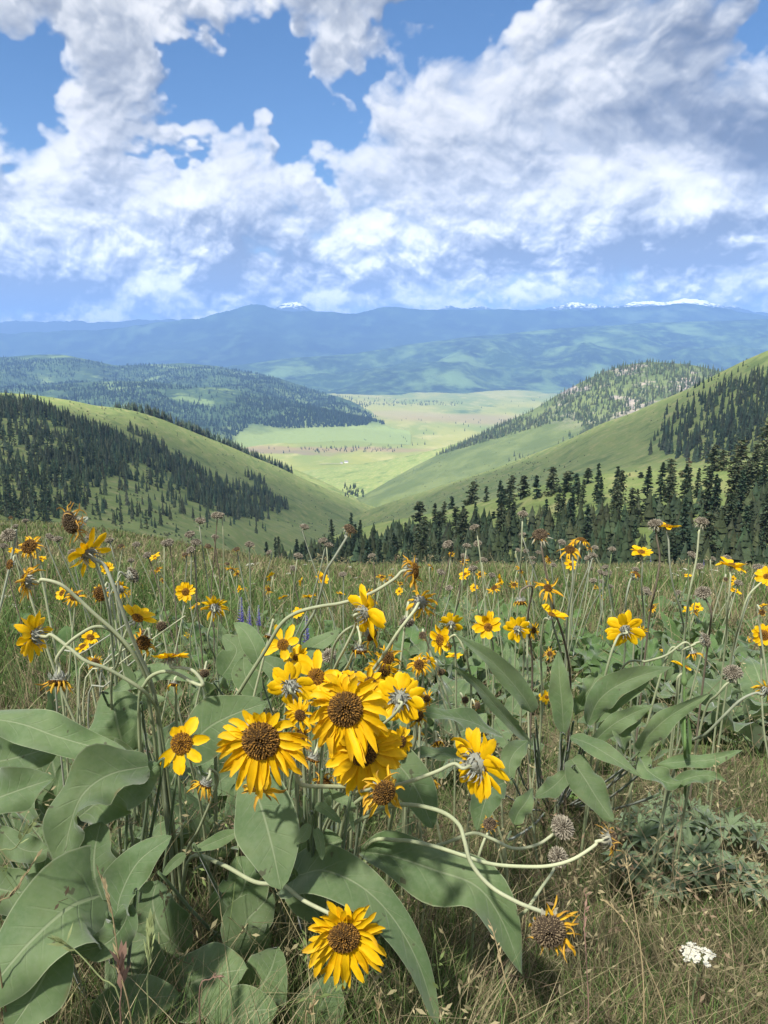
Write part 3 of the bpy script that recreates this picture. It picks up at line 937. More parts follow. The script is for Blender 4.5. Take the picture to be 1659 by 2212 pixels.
    for hill, poly, n, sd, nm in ((L2, [(-60, 770), (200, 780), (540, 800), (700, 850), (830, 910), (720, 905), (560, 855), (300, 830), (-60, 850)], 6000, 31, 'left_hills_forest'),
                                  (L2b, [(-60, 840), (300, 826), (450, 838), (620, 866), (840, 916), (740, 922), (610, 926), (545, 915), (505, 945), (480, 990), (-60, 900)], 6500, 32, 'left_spur_forest')):
        q = hill.scatter(n, poly, .97, 3.6, sd, lambda x, y, p: .05 + .95 * (fbm(p[:, 0] * .0022, p[:, 1] * .0022, 4, 7) > -.10))
        low_trees(q, rng.uniform(11, 24, len(q)), nm, sd, (.024, .043, .028), 2, 5, .2)


build_forests()


def build_shrubs():
    """low bushes and tussocks dotted over the open slopes"""
    rng = np.random.default_rng(21)
    for hill, n, name, h0, h1, k0, k1 in ((LR, 900, 'left_ridge_shrubs', .5, 2.2, 1.0, 4.8), (RM, 700, 'right_ridge_shrubs', .5, 1.9, 1.0, 3.0), (RN, 380, 'near_slope_shrubs', .3, 1.3, 1.0, 3.6), (RB, 600, 'rocky_hill_shrubs', .8, 2.6, 1.0, 3.4)):
        k, t = rng.uniform(k0, k1, n * 3), rng.uniform(.05, .98, n * 3)
        p = hill.at(k, t)
        keep = fbm(p[:, 0] * .01, p[:, 1] * .01, 4, 77) + rng.normal(0, .12, len(p)) > .06
        p = p[keep][:n]
        low_trees(p, rng.uniform(h0, h1, len(p)), name, 40 + n, (.075, .105, .045), 2, 6, .75)


build_shrubs()


def build_farm():
    """small white farm buildings beside the track in the valley"""
    m, k, b = principled('farm_white', .8)
    k.put(b.inputs['Base Color'], k.mix(k.noise(geo_pos(k), .6, 3), (.62, .62, .60), (.78, .78, .76)))
    m2, k, b = principled('farm_roof', .7)
    k.put(b.inputs['Base Color'], k.mix(k.noise(geo_pos(k), .8, 3), (.16, .15, .15), (.24, .23, .22)))
    m3, k, b = principled('track_gravel', .95)
    k.put(b.inputs['Base Color'], k.mix(k.noise(geo_pos(k), .05, 3), (.33, .30, .21), (.27, .25, .17)))
    for (px, py, w, l, h, lab) in [(748, 995, 9, 14, 5, 'white farmhouse with a dark roof at the end of the pale track'), (738, 997, 6, 9, 4, 'small white shed left of the farmhouse on the valley floor')]:
        c = flat_hit(px, py, -400)
        c[2] = float(valley_z(c[0], c[1])) - .5
        o = empty('farm_building', tuple(c), lab, 'building')
        V = np.array([(x, y, z) for z in (0, h) for x, y in ((-l, -w), (l, -w), (l, w), (-l, w))] + [(-l, 0, h * 1.7), (l, 0, h * 1.7)]) * np.array([.5, .5, 1])
        F4 = [(0, 1, 5, 4), (1, 2, 6, 5), (2, 3, 7, 6), (3, 0, 4, 7)]
        link('wall', mesh('wall', V, [np.array(F4), np.array([(4, 7, 8), (5, 9, 6)])], m, False), o)
        e = 1.06
        Rf = np.array([(-l * e, -w * e, h - .3), (l * e, -w * e, h - .3), (l * e, 0, h * 1.7 + .2), (-l * e, 0, h * 1.7 + .2), (l * e, w * e, h - .3), (-l * e, w * e, h - .3)]) * np.array([.5, .5, 1])
        Rf = np.vstack([Rf, Rf + [0, 0, .35]])
        link('roof', mesh('roof', Rf, [np.array([(0, 1, 2, 3), (3, 2, 4, 5), (6, 7, 8, 9), (9, 8, 10, 11), (0, 1, 7, 6), (5, 4, 10, 11)])], m2, False), o)
    xs = np.linspace(690, 742, 30)
    L_ = np.array([flat_hit(x, 999.5 - (x - 690) * .035 + .4 * math.sin(x * .2), -400) for x in xs])
    L_[:, 2] = valley_z(L_[:, 0], L_[:, 1]) + 2.5
    Wd = np.array([0, 4., 0])
    V = np.concatenate([L_ - Wd, L_ + Wd])
    n = len(xs)
    i = np.arange(n - 1)
    tag(link('farm_track', mesh('farm_track', V, [np.stack([i, i + 1, i + 1 + n, i + n], -1)], m3)), kind='structure')


build_farm()


# ------------------------------------------------------------------ haze
def build_haze():
    m = bpy.data.materials.new('haze_air')
    m.use_nodes = True
    nt = m.node_tree
    nt.nodes.clear()
    pv = nt.nodes.new('ShaderNodeVolumePrincipled')
    pv.inputs['Color'].default_value = HAZE_COL
    pv.inputs['Density'].default_value = HAZE_DENS
    out = nt.nodes.new('ShaderNodeOutputMaterial')
    nt.links.new(pv.outputs[0], out.inputs['Volume'])
    x, y0, y1, z0, z1 = 22000, -2500, 23000, -560, HAZE_TOP
    V = [(sx * x, yy, zz) for zz in (z0, z1) for yy in (y0, y1) for sx in (-1, 1)]
    F = [(0, 2, 3, 1), (4, 5, 7, 6), (0, 1, 5, 4), (2, 6, 7, 3), (0, 4, 6, 2), (1, 3, 7, 5)]
    o = tag(link('haze', mesh('haze', V, [np.array(F)], m, False)), kind='stuff')


build_haze()


# ------------------------------------------------------------------ unseen cloud out of view, outlined from the shade wanted on the slopes
def build_shade_cloud():
    m = bpy.data.materials.new('cloud_vapour')
    m.use_nodes = True
    k = NT(m.node_tree)
    m.node_tree.nodes.clear()
    df, tl, tr = k.n('ShaderNodeBsdfDiffuse'), k.n('ShaderNodeBsdfTranslucent'), k.n('ShaderNodeBsdfTransparent')
    df.inputs[0].default_value = tl.inputs[0].default_value = (.92, .92, .92, 1)
    m1, m2, out = k.n('ShaderNodeMixShader'), k.n('ShaderNodeMixShader'), k.n('ShaderNodeOutputMaterial')
    m1.inputs[0].default_value = .6
    at = k.n('ShaderNodeAttribute', attribute_name='tint')
    L_ = m.node_tree.links
    L_.new(k.xyz(at.outputs['Vector'])[0], m2.inputs[0])
    L_.new(df.outputs[0], m1.inputs[1]); L_.new(tl.outputs[0], m1.inputs[2])
    L_.new(tr.outputs[0], m2.inputs[1]); L_.new(m1.outputs[0], m2.inputs[2])
    L_.new(m2.outputs[0], out.inputs[0])
    alt = 2100.
    # outline of the shade on the ground, moved up along the sunbeams
    def flat0(p):                                  # where the sunbeam that reaches p crosses the level of the meadow
        return p[:, :2] + np.array([sun_vec.x, sun_vec.y]) / sun_vec.z * (-p[:, 2:3])
    edge = flat0(LR.at(np.full(14, 1.55), np.linspace(.05, .97, 14)))
    poly = np.array([(-1300, -400), (-1150, 500)] + [tuple(q) for q in edge] + [(30, 1150), (-20, 600), (0, 340), (60, 305), (84, 185), (330, 110), (600, -400)], float)
    tt = (np.array([1010, 1150, 1300, 1450, 1660, 1900]) - 700) / 1400.
    up_, dn_ = flat0(RM.at(np.full(6, 1.0), tt)), flat0(RM.at(np.full(6, 2.7), tt))
    poly2 = np.array([tuple(q + np.array([-30, 60])) for q in up_] + [tuple(q) for q in dn_[::-1]], float)
    off = np.array([sun_vec.x, sun_vec.y]) / sun_vec.z * (alt + 120)
    n = 190
    x, y = np.meshgrid(np.linspace(-1400, 1000, n), np.linspace(-450, 1750, n))
    xs = x + 40 * fbm(x * .006, y * .006, 4, 91)
    ys = y + 40 * fbm(x * .006 + 9, y * .006, 4, 92)
    ins = (inside(xs.ravel(), ys.ravel(), poly) | inside(xs.ravel(), ys.ravel(), poly2)).reshape(n, n).astype(float)
    f = ins.copy()
    for _ in range(4):
        f = (np.roll(f, 1, 0) + np.roll(f, -1, 0) + np.roll(f, 1, 1) + np.roll(f, -1, 1) + f) / 5
    th = np.sqrt(np.clip((f - .35) / .65, 0, 1))
    top = alt + th * (170 + 160 * fbm(x * .005, y * .005, 6, 93))
    bot = alt - th * (25 + 40 * fbm(x * .008, y * .008, 5, 94))
    A = np.stack([x + off[0], y + off[1], top], -1).reshape(-1, 3)
    B = np.stack([x + off[0], y + off[1], bot], -1).reshape(-1, 3)
    q = grid_quads(n, n)
    thin = 1 - sstep(90, 190, np.hypot(x - 0, y - 0))   # thinned for the meadow to let more sun through, denser for the woods
    dens = (CLOUD_VEIL * thin + CLOUD_OPACITY * (1 - thin)).ravel() * sstep(0, .35, th.ravel())
    live = (th.ravel()[q] > 0).any(1)
    q = q[live]
    o = link('shade_cloud', mesh('shade_cloud', np.vstack([A, B]), [q, q[:, ::-1] + n * n], m, True, np.repeat(np.concatenate([dens, dens])[:, None], 3, 1)))
    tag(o, kind='structure')


CLOUD_OPACITY, CLOUD_VEIL = .49, .22
build_shade_cloud()


# ------------------------------------------------------------------ materials of the flowers and leaves
m_petal = tint_mat('petal', .55, .2, .28, .12, 90.)
m_floret = tint_mat('disc_floret', .8, .1, 0, .2, 200.)
m_stem = tint_mat('stem', .65, .2, .06, .14, 60.)
m_bract = tint_mat('woolly_bract', .9, .1, .12, .2, 120.)
m_blade = tint_mat('grass_blade', .7, .15, .22, .2, 8.)
m_white = tint_mat('white_floret', .7, .2, .2, .08, 200.)


def leaf_material(name, c1, c2, pale, vein):
    m, k, b = principled(name, .62, .25)
    at = k.n('ShaderNodeAttribute', attribute_name='luv')
    u, v, _ = k.xyz(at.outputs['Vector'])
    au = k.m('ABSOLUTE', u)
    oi = k.n('ShaderNodeObjectInfo')
    tc = k.n('ShaderNodeTexCoord')
    n1 = k.noise(tc.outputs['Object'], 14, 5, .6)
    n2 = k.noise(tc.outputs['Object'], 160, 4, .65)
    c = k.mix(k.mr(n1, .38, .62), c1, c2)
    c = k.mix(k.mr(k.noise(tc.outputs['Object'], 45, 5, .65), .52, .75, 0, .35), c, (.10, .125, .035))
    c = k.mix(k.m('MULTIPLY', k.mr(n2, .35, .75), .35), c, pale)
    # midrib, curved side veins, downy pale margin
    mid = k.mr(au, .055, .015)
    ph = k.m('FRACT', k.m('MULTIPLY', k.m('SUBTRACT', v, k.m('MULTIPLY', k.m('POWER', au, .8), .16)), 8.5))
    side = k.m('MULTIPLY', k.mr(k.m('ABSOLUTE', k.m('SUBTRACT', ph, .5)), .075, .02), k.mr(au, .9, .2, 0, .75))
    margin = k.mr(au, .955, .99, 0, .8)
    ve = k.m('MAXIMUM', k.m('MAXIMUM', k.m('MULTIPLY', mid, .55), k.m('MULTIPLY', side, .22)), margin)
    c = k.mix(ve, c, vein)
    geo = k.n('ShaderNodeNewGeometry')
    c = k.mix(k.m('MULTIPLY', geo.outputs['Backfacing'], .45), c, pale)
    f = k.m('ADD', .86, k.m('MULTIPLY', oi.outputs['Random'], .3))
    c = k.v('SCALE', c, scale=f)
    # brown nibbles and dust specks
    edge = k.m('MULTIPLY', k.mr(k.noise(tc.outputs['Object'], 30, 4, .6), .55, .68), k.mr(au, .82, .97))
    c = k.mix(k.m('MULTIPLY', edge, .6), c, (.17, .13, .055))
    sp = k.mr(k.noise(tc.outputs['Object'], 62, 2, .5), .71, .74, 0, .8)
    c = k.mix(sp, c, (.07, .06, .035))
    k.put(b.inputs['Base Color'], c)
    b.inputs['Sheen Weight'].default_value = .4
    b.inputs['Sheen Roughness'].default_value = .5
    bn = k.n('ShaderNodeBump')
    bn.inputs['Strength'].default_value = .45
    bn.inputs['Distance'].default_value = .0015
    hgt = k.m('ADD', k.m('MULTIPLY', k.m('MAXIMUM', mid, side), -1.0), k.m('MULTIPLY', n2, .5))
    k.put(bn.inputs['Height'], hgt)
    k.put(b.inputs['Normal'], bn.outputs[0])
    translucent_mix(k, b, k.mix(.6, c, (.20, .29, .05)), .34)
    return m


m_leaf = leaf_material('sage_leaf', (.098, .162, .060), (.148, .212, .086), (.195, .24, .135), (.32, .365, .21))
m_leaf_green = leaf_material('green_leaf', (.090, .175, .046), (.115, .200, .058), (.15, .21, .10), (.20, .27, .12))

YEL, DEEP, TIP, TAN = np.array([.87, .535, .004]), np.array([.80, .38, .006]), np.array([.26, .12, .035]), np.array([.42, .27, .12])
CAMR, CAMU, CAMT = np.array([1., 0, 0]), np.array([0, math.sin(PITCH), math.cos(PITCH)]), np.array([0, -math.cos(PITCH), math.sin(PITCH)])
GRAV = np.array([0, 0, -1.])


def cv(v):
    """camera-relative (right, up, towards the viewer) to world direction"""
    return nrm(v[0] * CAMR + v[1] * CAMU + v[2] * CAMT)


def cam_depth(p):
    return p[1] * math.cos(PITCH) - (p[2] - CAMH) * math.sin(PITCH)


FRESH_W = np.array([.42, .72, .93, 1.0, .95, .74, .16])
WILT_W = np.array([.50, .66, .72, .66, .58, .46, .14])


def petal_arrays(o, d, n, L, W, droop, curl, twist, wilt, rng, shrivel=0., nseg=6):
    d, n = nrm(d), nrm(n)
    prof = FRESH_W * (1 - wilt) + WILT_W * wilt
    prof = prof * rng.uniform(.88, 1.12, len(prof))
    step = L / nseg
    cur, V, Cc = np.array(o, float), [], []
    us = np.linspace(-1, 1, 5)
    tw = rng.normal(0, .12)
    browning = np.clip(wilt * rng.uniform(.2, 1.5), 0, 1)
    hue = rng.uniform(.0, .6) * (.12 + wilt)
    for i in range(nseg + 1):
        t = i / nseg
        s = np.cross(d, n)
        s = nrm(s)
        nn = nrm(np.cross(s, d))
        a = tw + twist * t
        s2 = s * math.cos(a) + nn * math.sin(a)
        n2 = nn * math.cos(a) - s * math.sin(a)
        w = W * prof[i] * (1 - shrivel * .5)
        cup = (.16 + .9 * shrivel + .22 * wilt)
        prof_h = w * (cup * us ** 2 + .16 * np.cos(us * math.pi * 2.0) * (1 - t * .6))
        notch = (1 if i == nseg else 0) * step * .25 * np.cos(us * 6)
        V.append(cur + s2 * (us * w * (1 - .22 * cup))[:, None] + n2 * prof_h[:, None] + d * notch[:, None])
        base = YEL * (1 - hue) + DEEP * hue
        base = base * (.90 + .14 * t)
        tipf = sstep(.62 - .35 * wilt - .3 * shrivel, 1.08, t) * browning
        c = base * (1 - tipf) + TIP * tipf
        if shrivel: c = c * (1 - .65 * shrivel) + TAN * .65 * shrivel
        Cc.append(np.tile(c, (5, 1)) * (1 - .10 * (np.abs(us) < .3))[:, None])
        d = nrm(d + GRAV * droop * (.25 + t) / nseg * 2 + nn * curl * (.2 + t) / nseg * 2 + s * rng.normal(0, .09 + .14 * wilt + .3 * shrivel) + nn * rng.normal(0, .10 + .14 * wilt + .3 * shrivel))
        n = nn
        cur = cur + d * step
    return np.concatenate(V), np.concatenate(Cc)


PQ = grid_quads(7, 5)


def bract_arrays(o, d, n, L, W, curl, rng, col):
    d, n = nrm(d), nrm(n)
    cur, V, Cc = np.array(o, float), [], []
    for i in range(5):
        t = i / 4
        s = nrm(np.cross(d, n)); nn = nrm(np.cross(s, d))
        w = W * (.75, 1., .8, .5, .06)[i]
        V += [cur - s * w, cur + nn * w * .45, cur + s * w]
        Cc += [col * (1 - .12 * t)] * 3
        d = nrm(d - nn * curl * .25 + s * rng.normal(0, .10))
        n = nn
        cur = cur + d * L / 4
    return np.array(V), np.array(Cc)


BQ = grid_quads(5, 3)


def disc_arrays(c, A, e1, e2, rd, n, hgt, rng, palette, flen=.15):
    """dome with florets in a spiral; returns dome (V,F,C) and florets (V,F,C)"""
    nr, ns = 6, 14
    V = [c + A * rd * hgt]
    for i in range(1, nr + 1):
        th = i / nr * math.pi / 2 * 1.12
        a = np.linspace(0, 2 * math.pi, ns, endpoint=False)[:, None]
        V += list(c + rd * math.sin(th) * .96 * (np.cos(a) * e1 + np.sin(a) * e2) + A * rd * hgt * math.cos(th))
    V = np.array(V)
    j = np.arange(ns)
    tri = np.stack([np.zeros(ns, int), 1 + j, 1 + (j + 1) % ns], -1)
    q = grid_quads(nr, ns, 1, wrap=True)
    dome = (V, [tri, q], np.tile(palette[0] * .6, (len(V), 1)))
    i = np.arange(n)
    rho = np.sqrt((i + .5) / n)
    ph = i * 2.39996 + rng.normal(0, .08, n)
    th = rho * math.pi / 2 * 1.08
    dirr = np.sin(th)[:, None] * (np.cos(ph)[:, None] * e1 + np.sin(ph)[:, None] * e2) + np.cos(th)[:, None] * A * max(hgt, .45)
    base = c + rd * .95 * np.sin(th)[:, None] * (np.cos(ph)[:, None] * e1 + np.sin(ph)[:, None] * e2) + A * (rd * hgt * .95 * np.cos(th))[:, None]
    dirr = nrm(dirr) + rng.normal(0, .16, (n, 3))
    dirr = nrm(dirr)
    w = rd * 1.15 / math.sqrt(n)
    s = nrm(np.cross(dirr, rng.normal(0, 1, (n, 3))))
    t = np.cross(dirr, s)
    L = rd * flen * rng.uniform(.6, 1.4, (n, 1))
    FV = np.stack([base + s * w, base + t * w, base - s * w, base - t * w, base + dirr * L + s * w * .55, base + dirr * L + t * w * .55, base + dirr * L - s * w * .55, base + dirr * L - t * w * .55, base + dirr * L * 1.12], 1)
    k = np.arange(4)
    side = np.stack([k, (k + 1) % 4, 4 + (k + 1) % 4, 4 + k], -1)
    capf = np.stack([4 + k, 4 + (k + 1) % 4, np.full(4, 8)], -1)
    off = (np.arange(n) * 9)[:, None, None]
    mixf = rng.uniform(0, 1, (n, 1)) ** 1.4
    rim = rho[:, None]
    col = palette[0] * (1 - mixf) + palette[1] * mixf
    col = col * (1 - .0 * rim)
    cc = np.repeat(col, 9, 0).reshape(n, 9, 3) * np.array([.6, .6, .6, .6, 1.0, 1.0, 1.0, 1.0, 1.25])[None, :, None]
    return dome, (FV.reshape(-1, 3), [(side + off).reshape(-1, 4), (capf + off).reshape(-1, 3)], cc.reshape(-1, 3))


BROWN = (np.array([.090, .050, .018]), np.array([.34, .170, .035]))
GOLD = (np.array([.16, .075, .020]), np.array([.55, .27, .02]))
GREY = (np.array([.17, .145, .105]), np.array([.44, .39, .29]))
DARKG = (np.array([.085, .062, .040]), np.array([.27, .20, .115]))
WOOL = np.array([.36, .365, .30])
STEM_C = {'pale': np.array([.46, .47, .30]), 'green': np.array([.20, .26, .115]), 'grey': np.array([.34, .35, .27]), 'brown': np.array([.19, .155, .11])}

STYLES = {
    # n petals, petal width/R, forward tilt, droop, curl, twist, wilt, shrivel, disc ratio, dome height, palette, length jitter
    'fresh':  (13, .235, .20, .10, -.06, .2, .05, 0., .27, .40, GOLD, .12),
    'full':   (24, .105, .10, .42, -.05, .5, .35, 0., .36, .45, BROWN, .15),
    'broad':  (20, .16, .10, .35, -.03, .5, .2, 0., .34, .45, BROWN, .12),
    'wilt':   (20, .105, -.05, .75, .10, 1.0, .75, .15, .36, .5, BROWN, .25),
    'curl':   (24, .075, .12, .10, .30, 1.6, .85, .35, .50, .6, DARKG, .25),
    'hang':   (16, .10, -.2, 1.5, .10, 1.0, .85, .35, .40, .5, BROWN, .25),
    'dry':    (16, .075, -.2, 1.2, .30, 1.8, 1.0, 1.0, .50, .6, DARKG, .3),
    'seed':   (0, 0, 0, 0, 0, 0, 0, 0, .92, .62, GREY, 0),
    'bud':    (9, .12, .9, .6, .5, .8, .9, .6, .5, .4, BROWN, .3),
}


def frame(A):
    A = nrm(A)
    up = np.array([0, 0, 1.]) if abs(A[2]) < .93 else np.array([0, 1., 0])
    e2 = nrm(up - A * np.dot(A, up))
    e1 = np.cross(e2, A)
    return A, e1, e2


def head_parts(c, A, Rr, style, rng, detail, angs=None, npet=None, rd=None, petal_scale=1.0, bract_len=1.0, droop=None):
    """lists of part meshes as (name, V, F, C, material)"""
    n, pw, tilt, dr, curl, twist, wilt, shr, dratio, hgt, pal, jit = STYLES[style]
    if droop is not None: dr = droop
    if style == 'hang' and nrm(A)[2] < -.45: tilt, curl = .85, -.15        # a nodding head lets its petals hang
    n = npet or n
    A, e1, e2 = frame(A)
    rd = rd if rd else Rr * dratio
    parts = []
    nf = {3: 420, 2: 150, 1: 60}[detail] if style != 'seed' else {3: 230, 2: 130, 1: 70}[detail]
    dome, flo = disc_arrays(c, A, e1, e2, rd, nf, hgt, rng, pal, .26 if style == 'seed' else .11)
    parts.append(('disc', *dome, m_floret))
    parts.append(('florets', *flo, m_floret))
    # receptacle and woolly bracts behind the disc
    V, F, Cc, off = [], [], [], 0
    a = np.linspace(0, 2 * math.pi, 10, endpoint=False)[:, None]
    rings = [(.98, -.02), (.80, -.28), (.42, -.55), (.16, -.75)]
    RV = np.concatenate([c + rd * r * (np.cos(a) * e1 + np.sin(a) * e2) + A * rd * z for r, z in rings])
    parts.append(('receptacle', RV, [grid_quads(4, 10, 0, wrap=True)], np.tile(WOOL * .75, (len(RV), 1)), m_bract))
    nb = {3: 24, 2: 18, 1: 10}[detail]
    for i in range(nb):
        p = i / nb * 2 * math.pi * (1 if i % 2 else 1) + rng.normal(0, .12)
        rad = math.cos(p) * e1 + math.sin(p) * e2
        lay = i % 2
        col = WOOL * rng.uniform(.7, 1.15) * (np.array([1.05, .98, .85]) if style in ('dry', 'seed', 'curl') else 1)
        v, cc = bract_arrays(c + rad * rd * (.80 - .25 * lay) - A * rd * (.22 + .22 * lay), rad * .9 - A * (.15 + .25 * lay) * rng.uniform(.3, 2), A, rd * rng.uniform(.7, 1.15) * bract_len * (1.0 if dratio < .4 else .55), rd * .115, rng.uniform(.4, 2.4), rng, col)
        if detail == 3:
            parts.append(('bract', v, [BQ], cc, m_bract))
        else:
            V.append(v); F.append(BQ + off); Cc.append(cc); off += len(v)
    if V: parts.append(('bracts', np.concatenate(V), [np.concatenate(F)], np.concatenate(Cc), m_bract))
    # ray petals
    if angs is None:
        angs = [(i + rng.normal(0, .22)) / n * 360 for i in range(n)] if n else []
        if style in ('full', 'wilt', 'hang', 'dry', 'curl'): angs = [q for q in angs if rng.random() > .08]
    V, F, Cc, off = [], [], [], 0
    for i, q in enumerate(angs):
        q, ls = q if isinstance(q, tuple) else (q, 1.0)
        p = R(q)
        rad = math.cos(p) * e1 + math.sin(p) * e2
        lay = (i % 2) * .10
        L = (Rr - rd * .8) * rng.uniform(1 - jit, 1 + jit * .5) * ls * petal_scale
        tl = tilt + rng.normal(0, .10) - lay
        v, cc = petal_arrays(c + rad * rd * .86 - A * rd * (.06 + lay), rad * math.cos(tl) + A * math.sin(tl), A * math.cos(tl) - rad * math.sin(tl), L, Rr * pw * rng.uniform(.85, 1.15), dr * rng.uniform(.6, 1.3), curl * rng.uniform(.3, 1.5), rng.normal(0, twist), np.clip(wilt * rng.uniform(.7, 1.25), 0, 1), rng, np.clip(shr * rng.uniform(.4, 1.4), 0, 1))
        if detail >= 2:
            parts.append(('petal', v, [PQ], cc, m_petal))
        else:
            V.append(v); F.append(PQ + off); Cc.append(cc); off += len(v)
    if V: parts.append(('petals', np.concatenate(V), [np.concatenate(F)], np.concatenate(Cc), m_petal))
    return parts, rd


POOL = {}


def pooled(style, i):
    key = (style, i % 5)
    if key not in POOL:
        rng = np.random.default_rng(abs(hash_str(style)) % 9973 + i % 5)
        parts, rd = head_parts(np.zeros(3), np.array([0, 0, 1.]), 1.0, style, rng, 1, droop=0.25 if style in ('wilt', 'hang') else None)
        POOL[key] = [(nm, mesh(nm, V, F, m, nm not in ('florets',), Cc)) for nm, V, F, Cc, m in parts]
    return POOL[key]


def hash_str(s):
    h = 7
    for ch in s: h = (h * 31 + ord(ch)) % 1000003
    return h


STUFFY = {'florets', 'petals', 'bracts'}
COUNT = [0]


def flower(x, y, size, style, face, label, group=None, stem=None, D=None, d=None, scol='pale', angs=None, npet=None, rd=None, sr=None, lean=None, detail=None, droop=None, bl=1.0, foot=None, cat=None, name=None, hold=None):
    """one flower stalk: x, y, size as seen in the photo; real diameter D fixes its distance unless d is given"""
    COUNT[0] += 1
    rng = np.random.default_rng(1000 + COUNT[0])
    if D is None: D = {'seed': .026, 'dry': .045, 'curl': .06}.get(style, .075)
    if d is None: d = min(max(FPX * D / size, .8), 7.)
    Rr = size / FPX * d / 2
    c = P(x, y, d)
    A = cv(face)
    detail = detail or (3 if size > 88 else 2 if size > 42 else 1)
    rdw = rd / FPX * d if rd else None
    rr = rdw or Rr * STYLES[style][8]
    # stalk
    if stem:
        pts = [c - A * rr * .6, c - A * rr * 1.6] + [P(px, py, dd) for px, py, dd in stem]
        last = pts[-1]
    else:
        g0 = float(ground_z(c[0], c[1]))
        h = max(c[2] - g0, .06)
        lv = lean if lean is not None else (rng.normal(0, .16), rng.normal(.08, .10))
        hook = c - A * max(rr * 2.0, .015)
        pts = [c - A * rr * .6, hook]
        for f in (.38, .72, 1.02):
            b = np.array([c[0] + lv[0] * h * f + rng.normal(0, .018 * h), c[1] + lv[1] * h * f, 0])
            gz = float(ground_z(b[0], b[1]))
            b[2] = max(gz - .01, c[2] - h * f) if f < 1 else gz - .02
            pts.append(b)
        last = pts[-1]
    if stem:
        gz = float(ground_z(last[0], last[1]))
        if last[2] > gz + .03:
            dirl = nrm(pts[-1] - pts[-2])
            mid = last + dirl * .04 + np.array([0, .01, -.4 * (last[2] - gz)])
            ft = np.array(foot) if foot is not None else np.array([mid[0] + dirl[0] * .04, mid[1] + .03, 0])
            ft[2] = float(ground_z(ft[0], ft[1])) - .02
            pts += [mid, ft]
    ft = pts[-1]
    root = empty(name or ('spent_flower' if style in ('seed', 'dry') else 'balsamroot_flower'), tuple(ft), label, cat or ('seed head' if style == 'seed' else 'dried flower' if style == 'dry' else 'flower'), group)
    if hold: root['label'] = label
    path = spline(np.array(pts) - ft, (7 if detail == 1 else 5 * len(pts)))
    srr = (sr * .86 if sr else None) or (.0017 if detail > 1 else .0016 * max(1, d / 2.2))
    V, F = tube_arrays(path, np.linspace(srr * 1.0, srr * 1.35, len(path)), 7 if detail > 1 else 5)
    tt = np.linspace(0, 1, len(path))[:, None]
    ctop, cbot = STEM_C[scol] * rng.uniform(.88, 1.12), STEM_C['green' if scol != 'brown' else 'brown'] * rng.uniform(.85, 1.1)
    cc = np.repeat(ctop * (1 - .7 * tt) + cbot * .7 * tt, 7 if detail > 1 else 5, 0)
    link('stem', mesh('stem', V, [F], m_stem, True, cc), root)
    if detail == 1:
        A_, e1, e2 = frame(A)
        sp = rng.uniform(0, 6.28)
        x1 = e1 * math.cos(sp) + e2 * math.sin(sp)
        M = Matrix([[x1[i], np.cross(A_, x1)[i], A_[i], 0] for i in range(3)] + [[0, 0, 0, 1]])
        M = Matrix.Translation(Vector(c - ft)) @ M @ Matrix.Scale(Rr, 4)
        dd = None
        for nm, me in pooled(style, int(rng.integers(5))):
            o = link(nm, me, dd if nm == 'florets' else root)
            if nm != 'florets': o.matrix_local = M
            if nm == 'disc': dd = o
            if nm in STUFFY: tag(o, kind='stuff')
        return root
    parts, _ = head_parts(c - ft, A, Rr, style, rng, detail, angs, npet, rdw, 1.0, bl, droop)
    disc = None
    for nm, V, F, Cc, m in parts:
        o = link(nm, mesh(nm, V, F, m, nm != 'florets', Cc), disc if nm == 'florets' else root)
        if nm == 'disc': disc = o
        if nm in STUFFY: tag(o, kind='stuff')
    return root


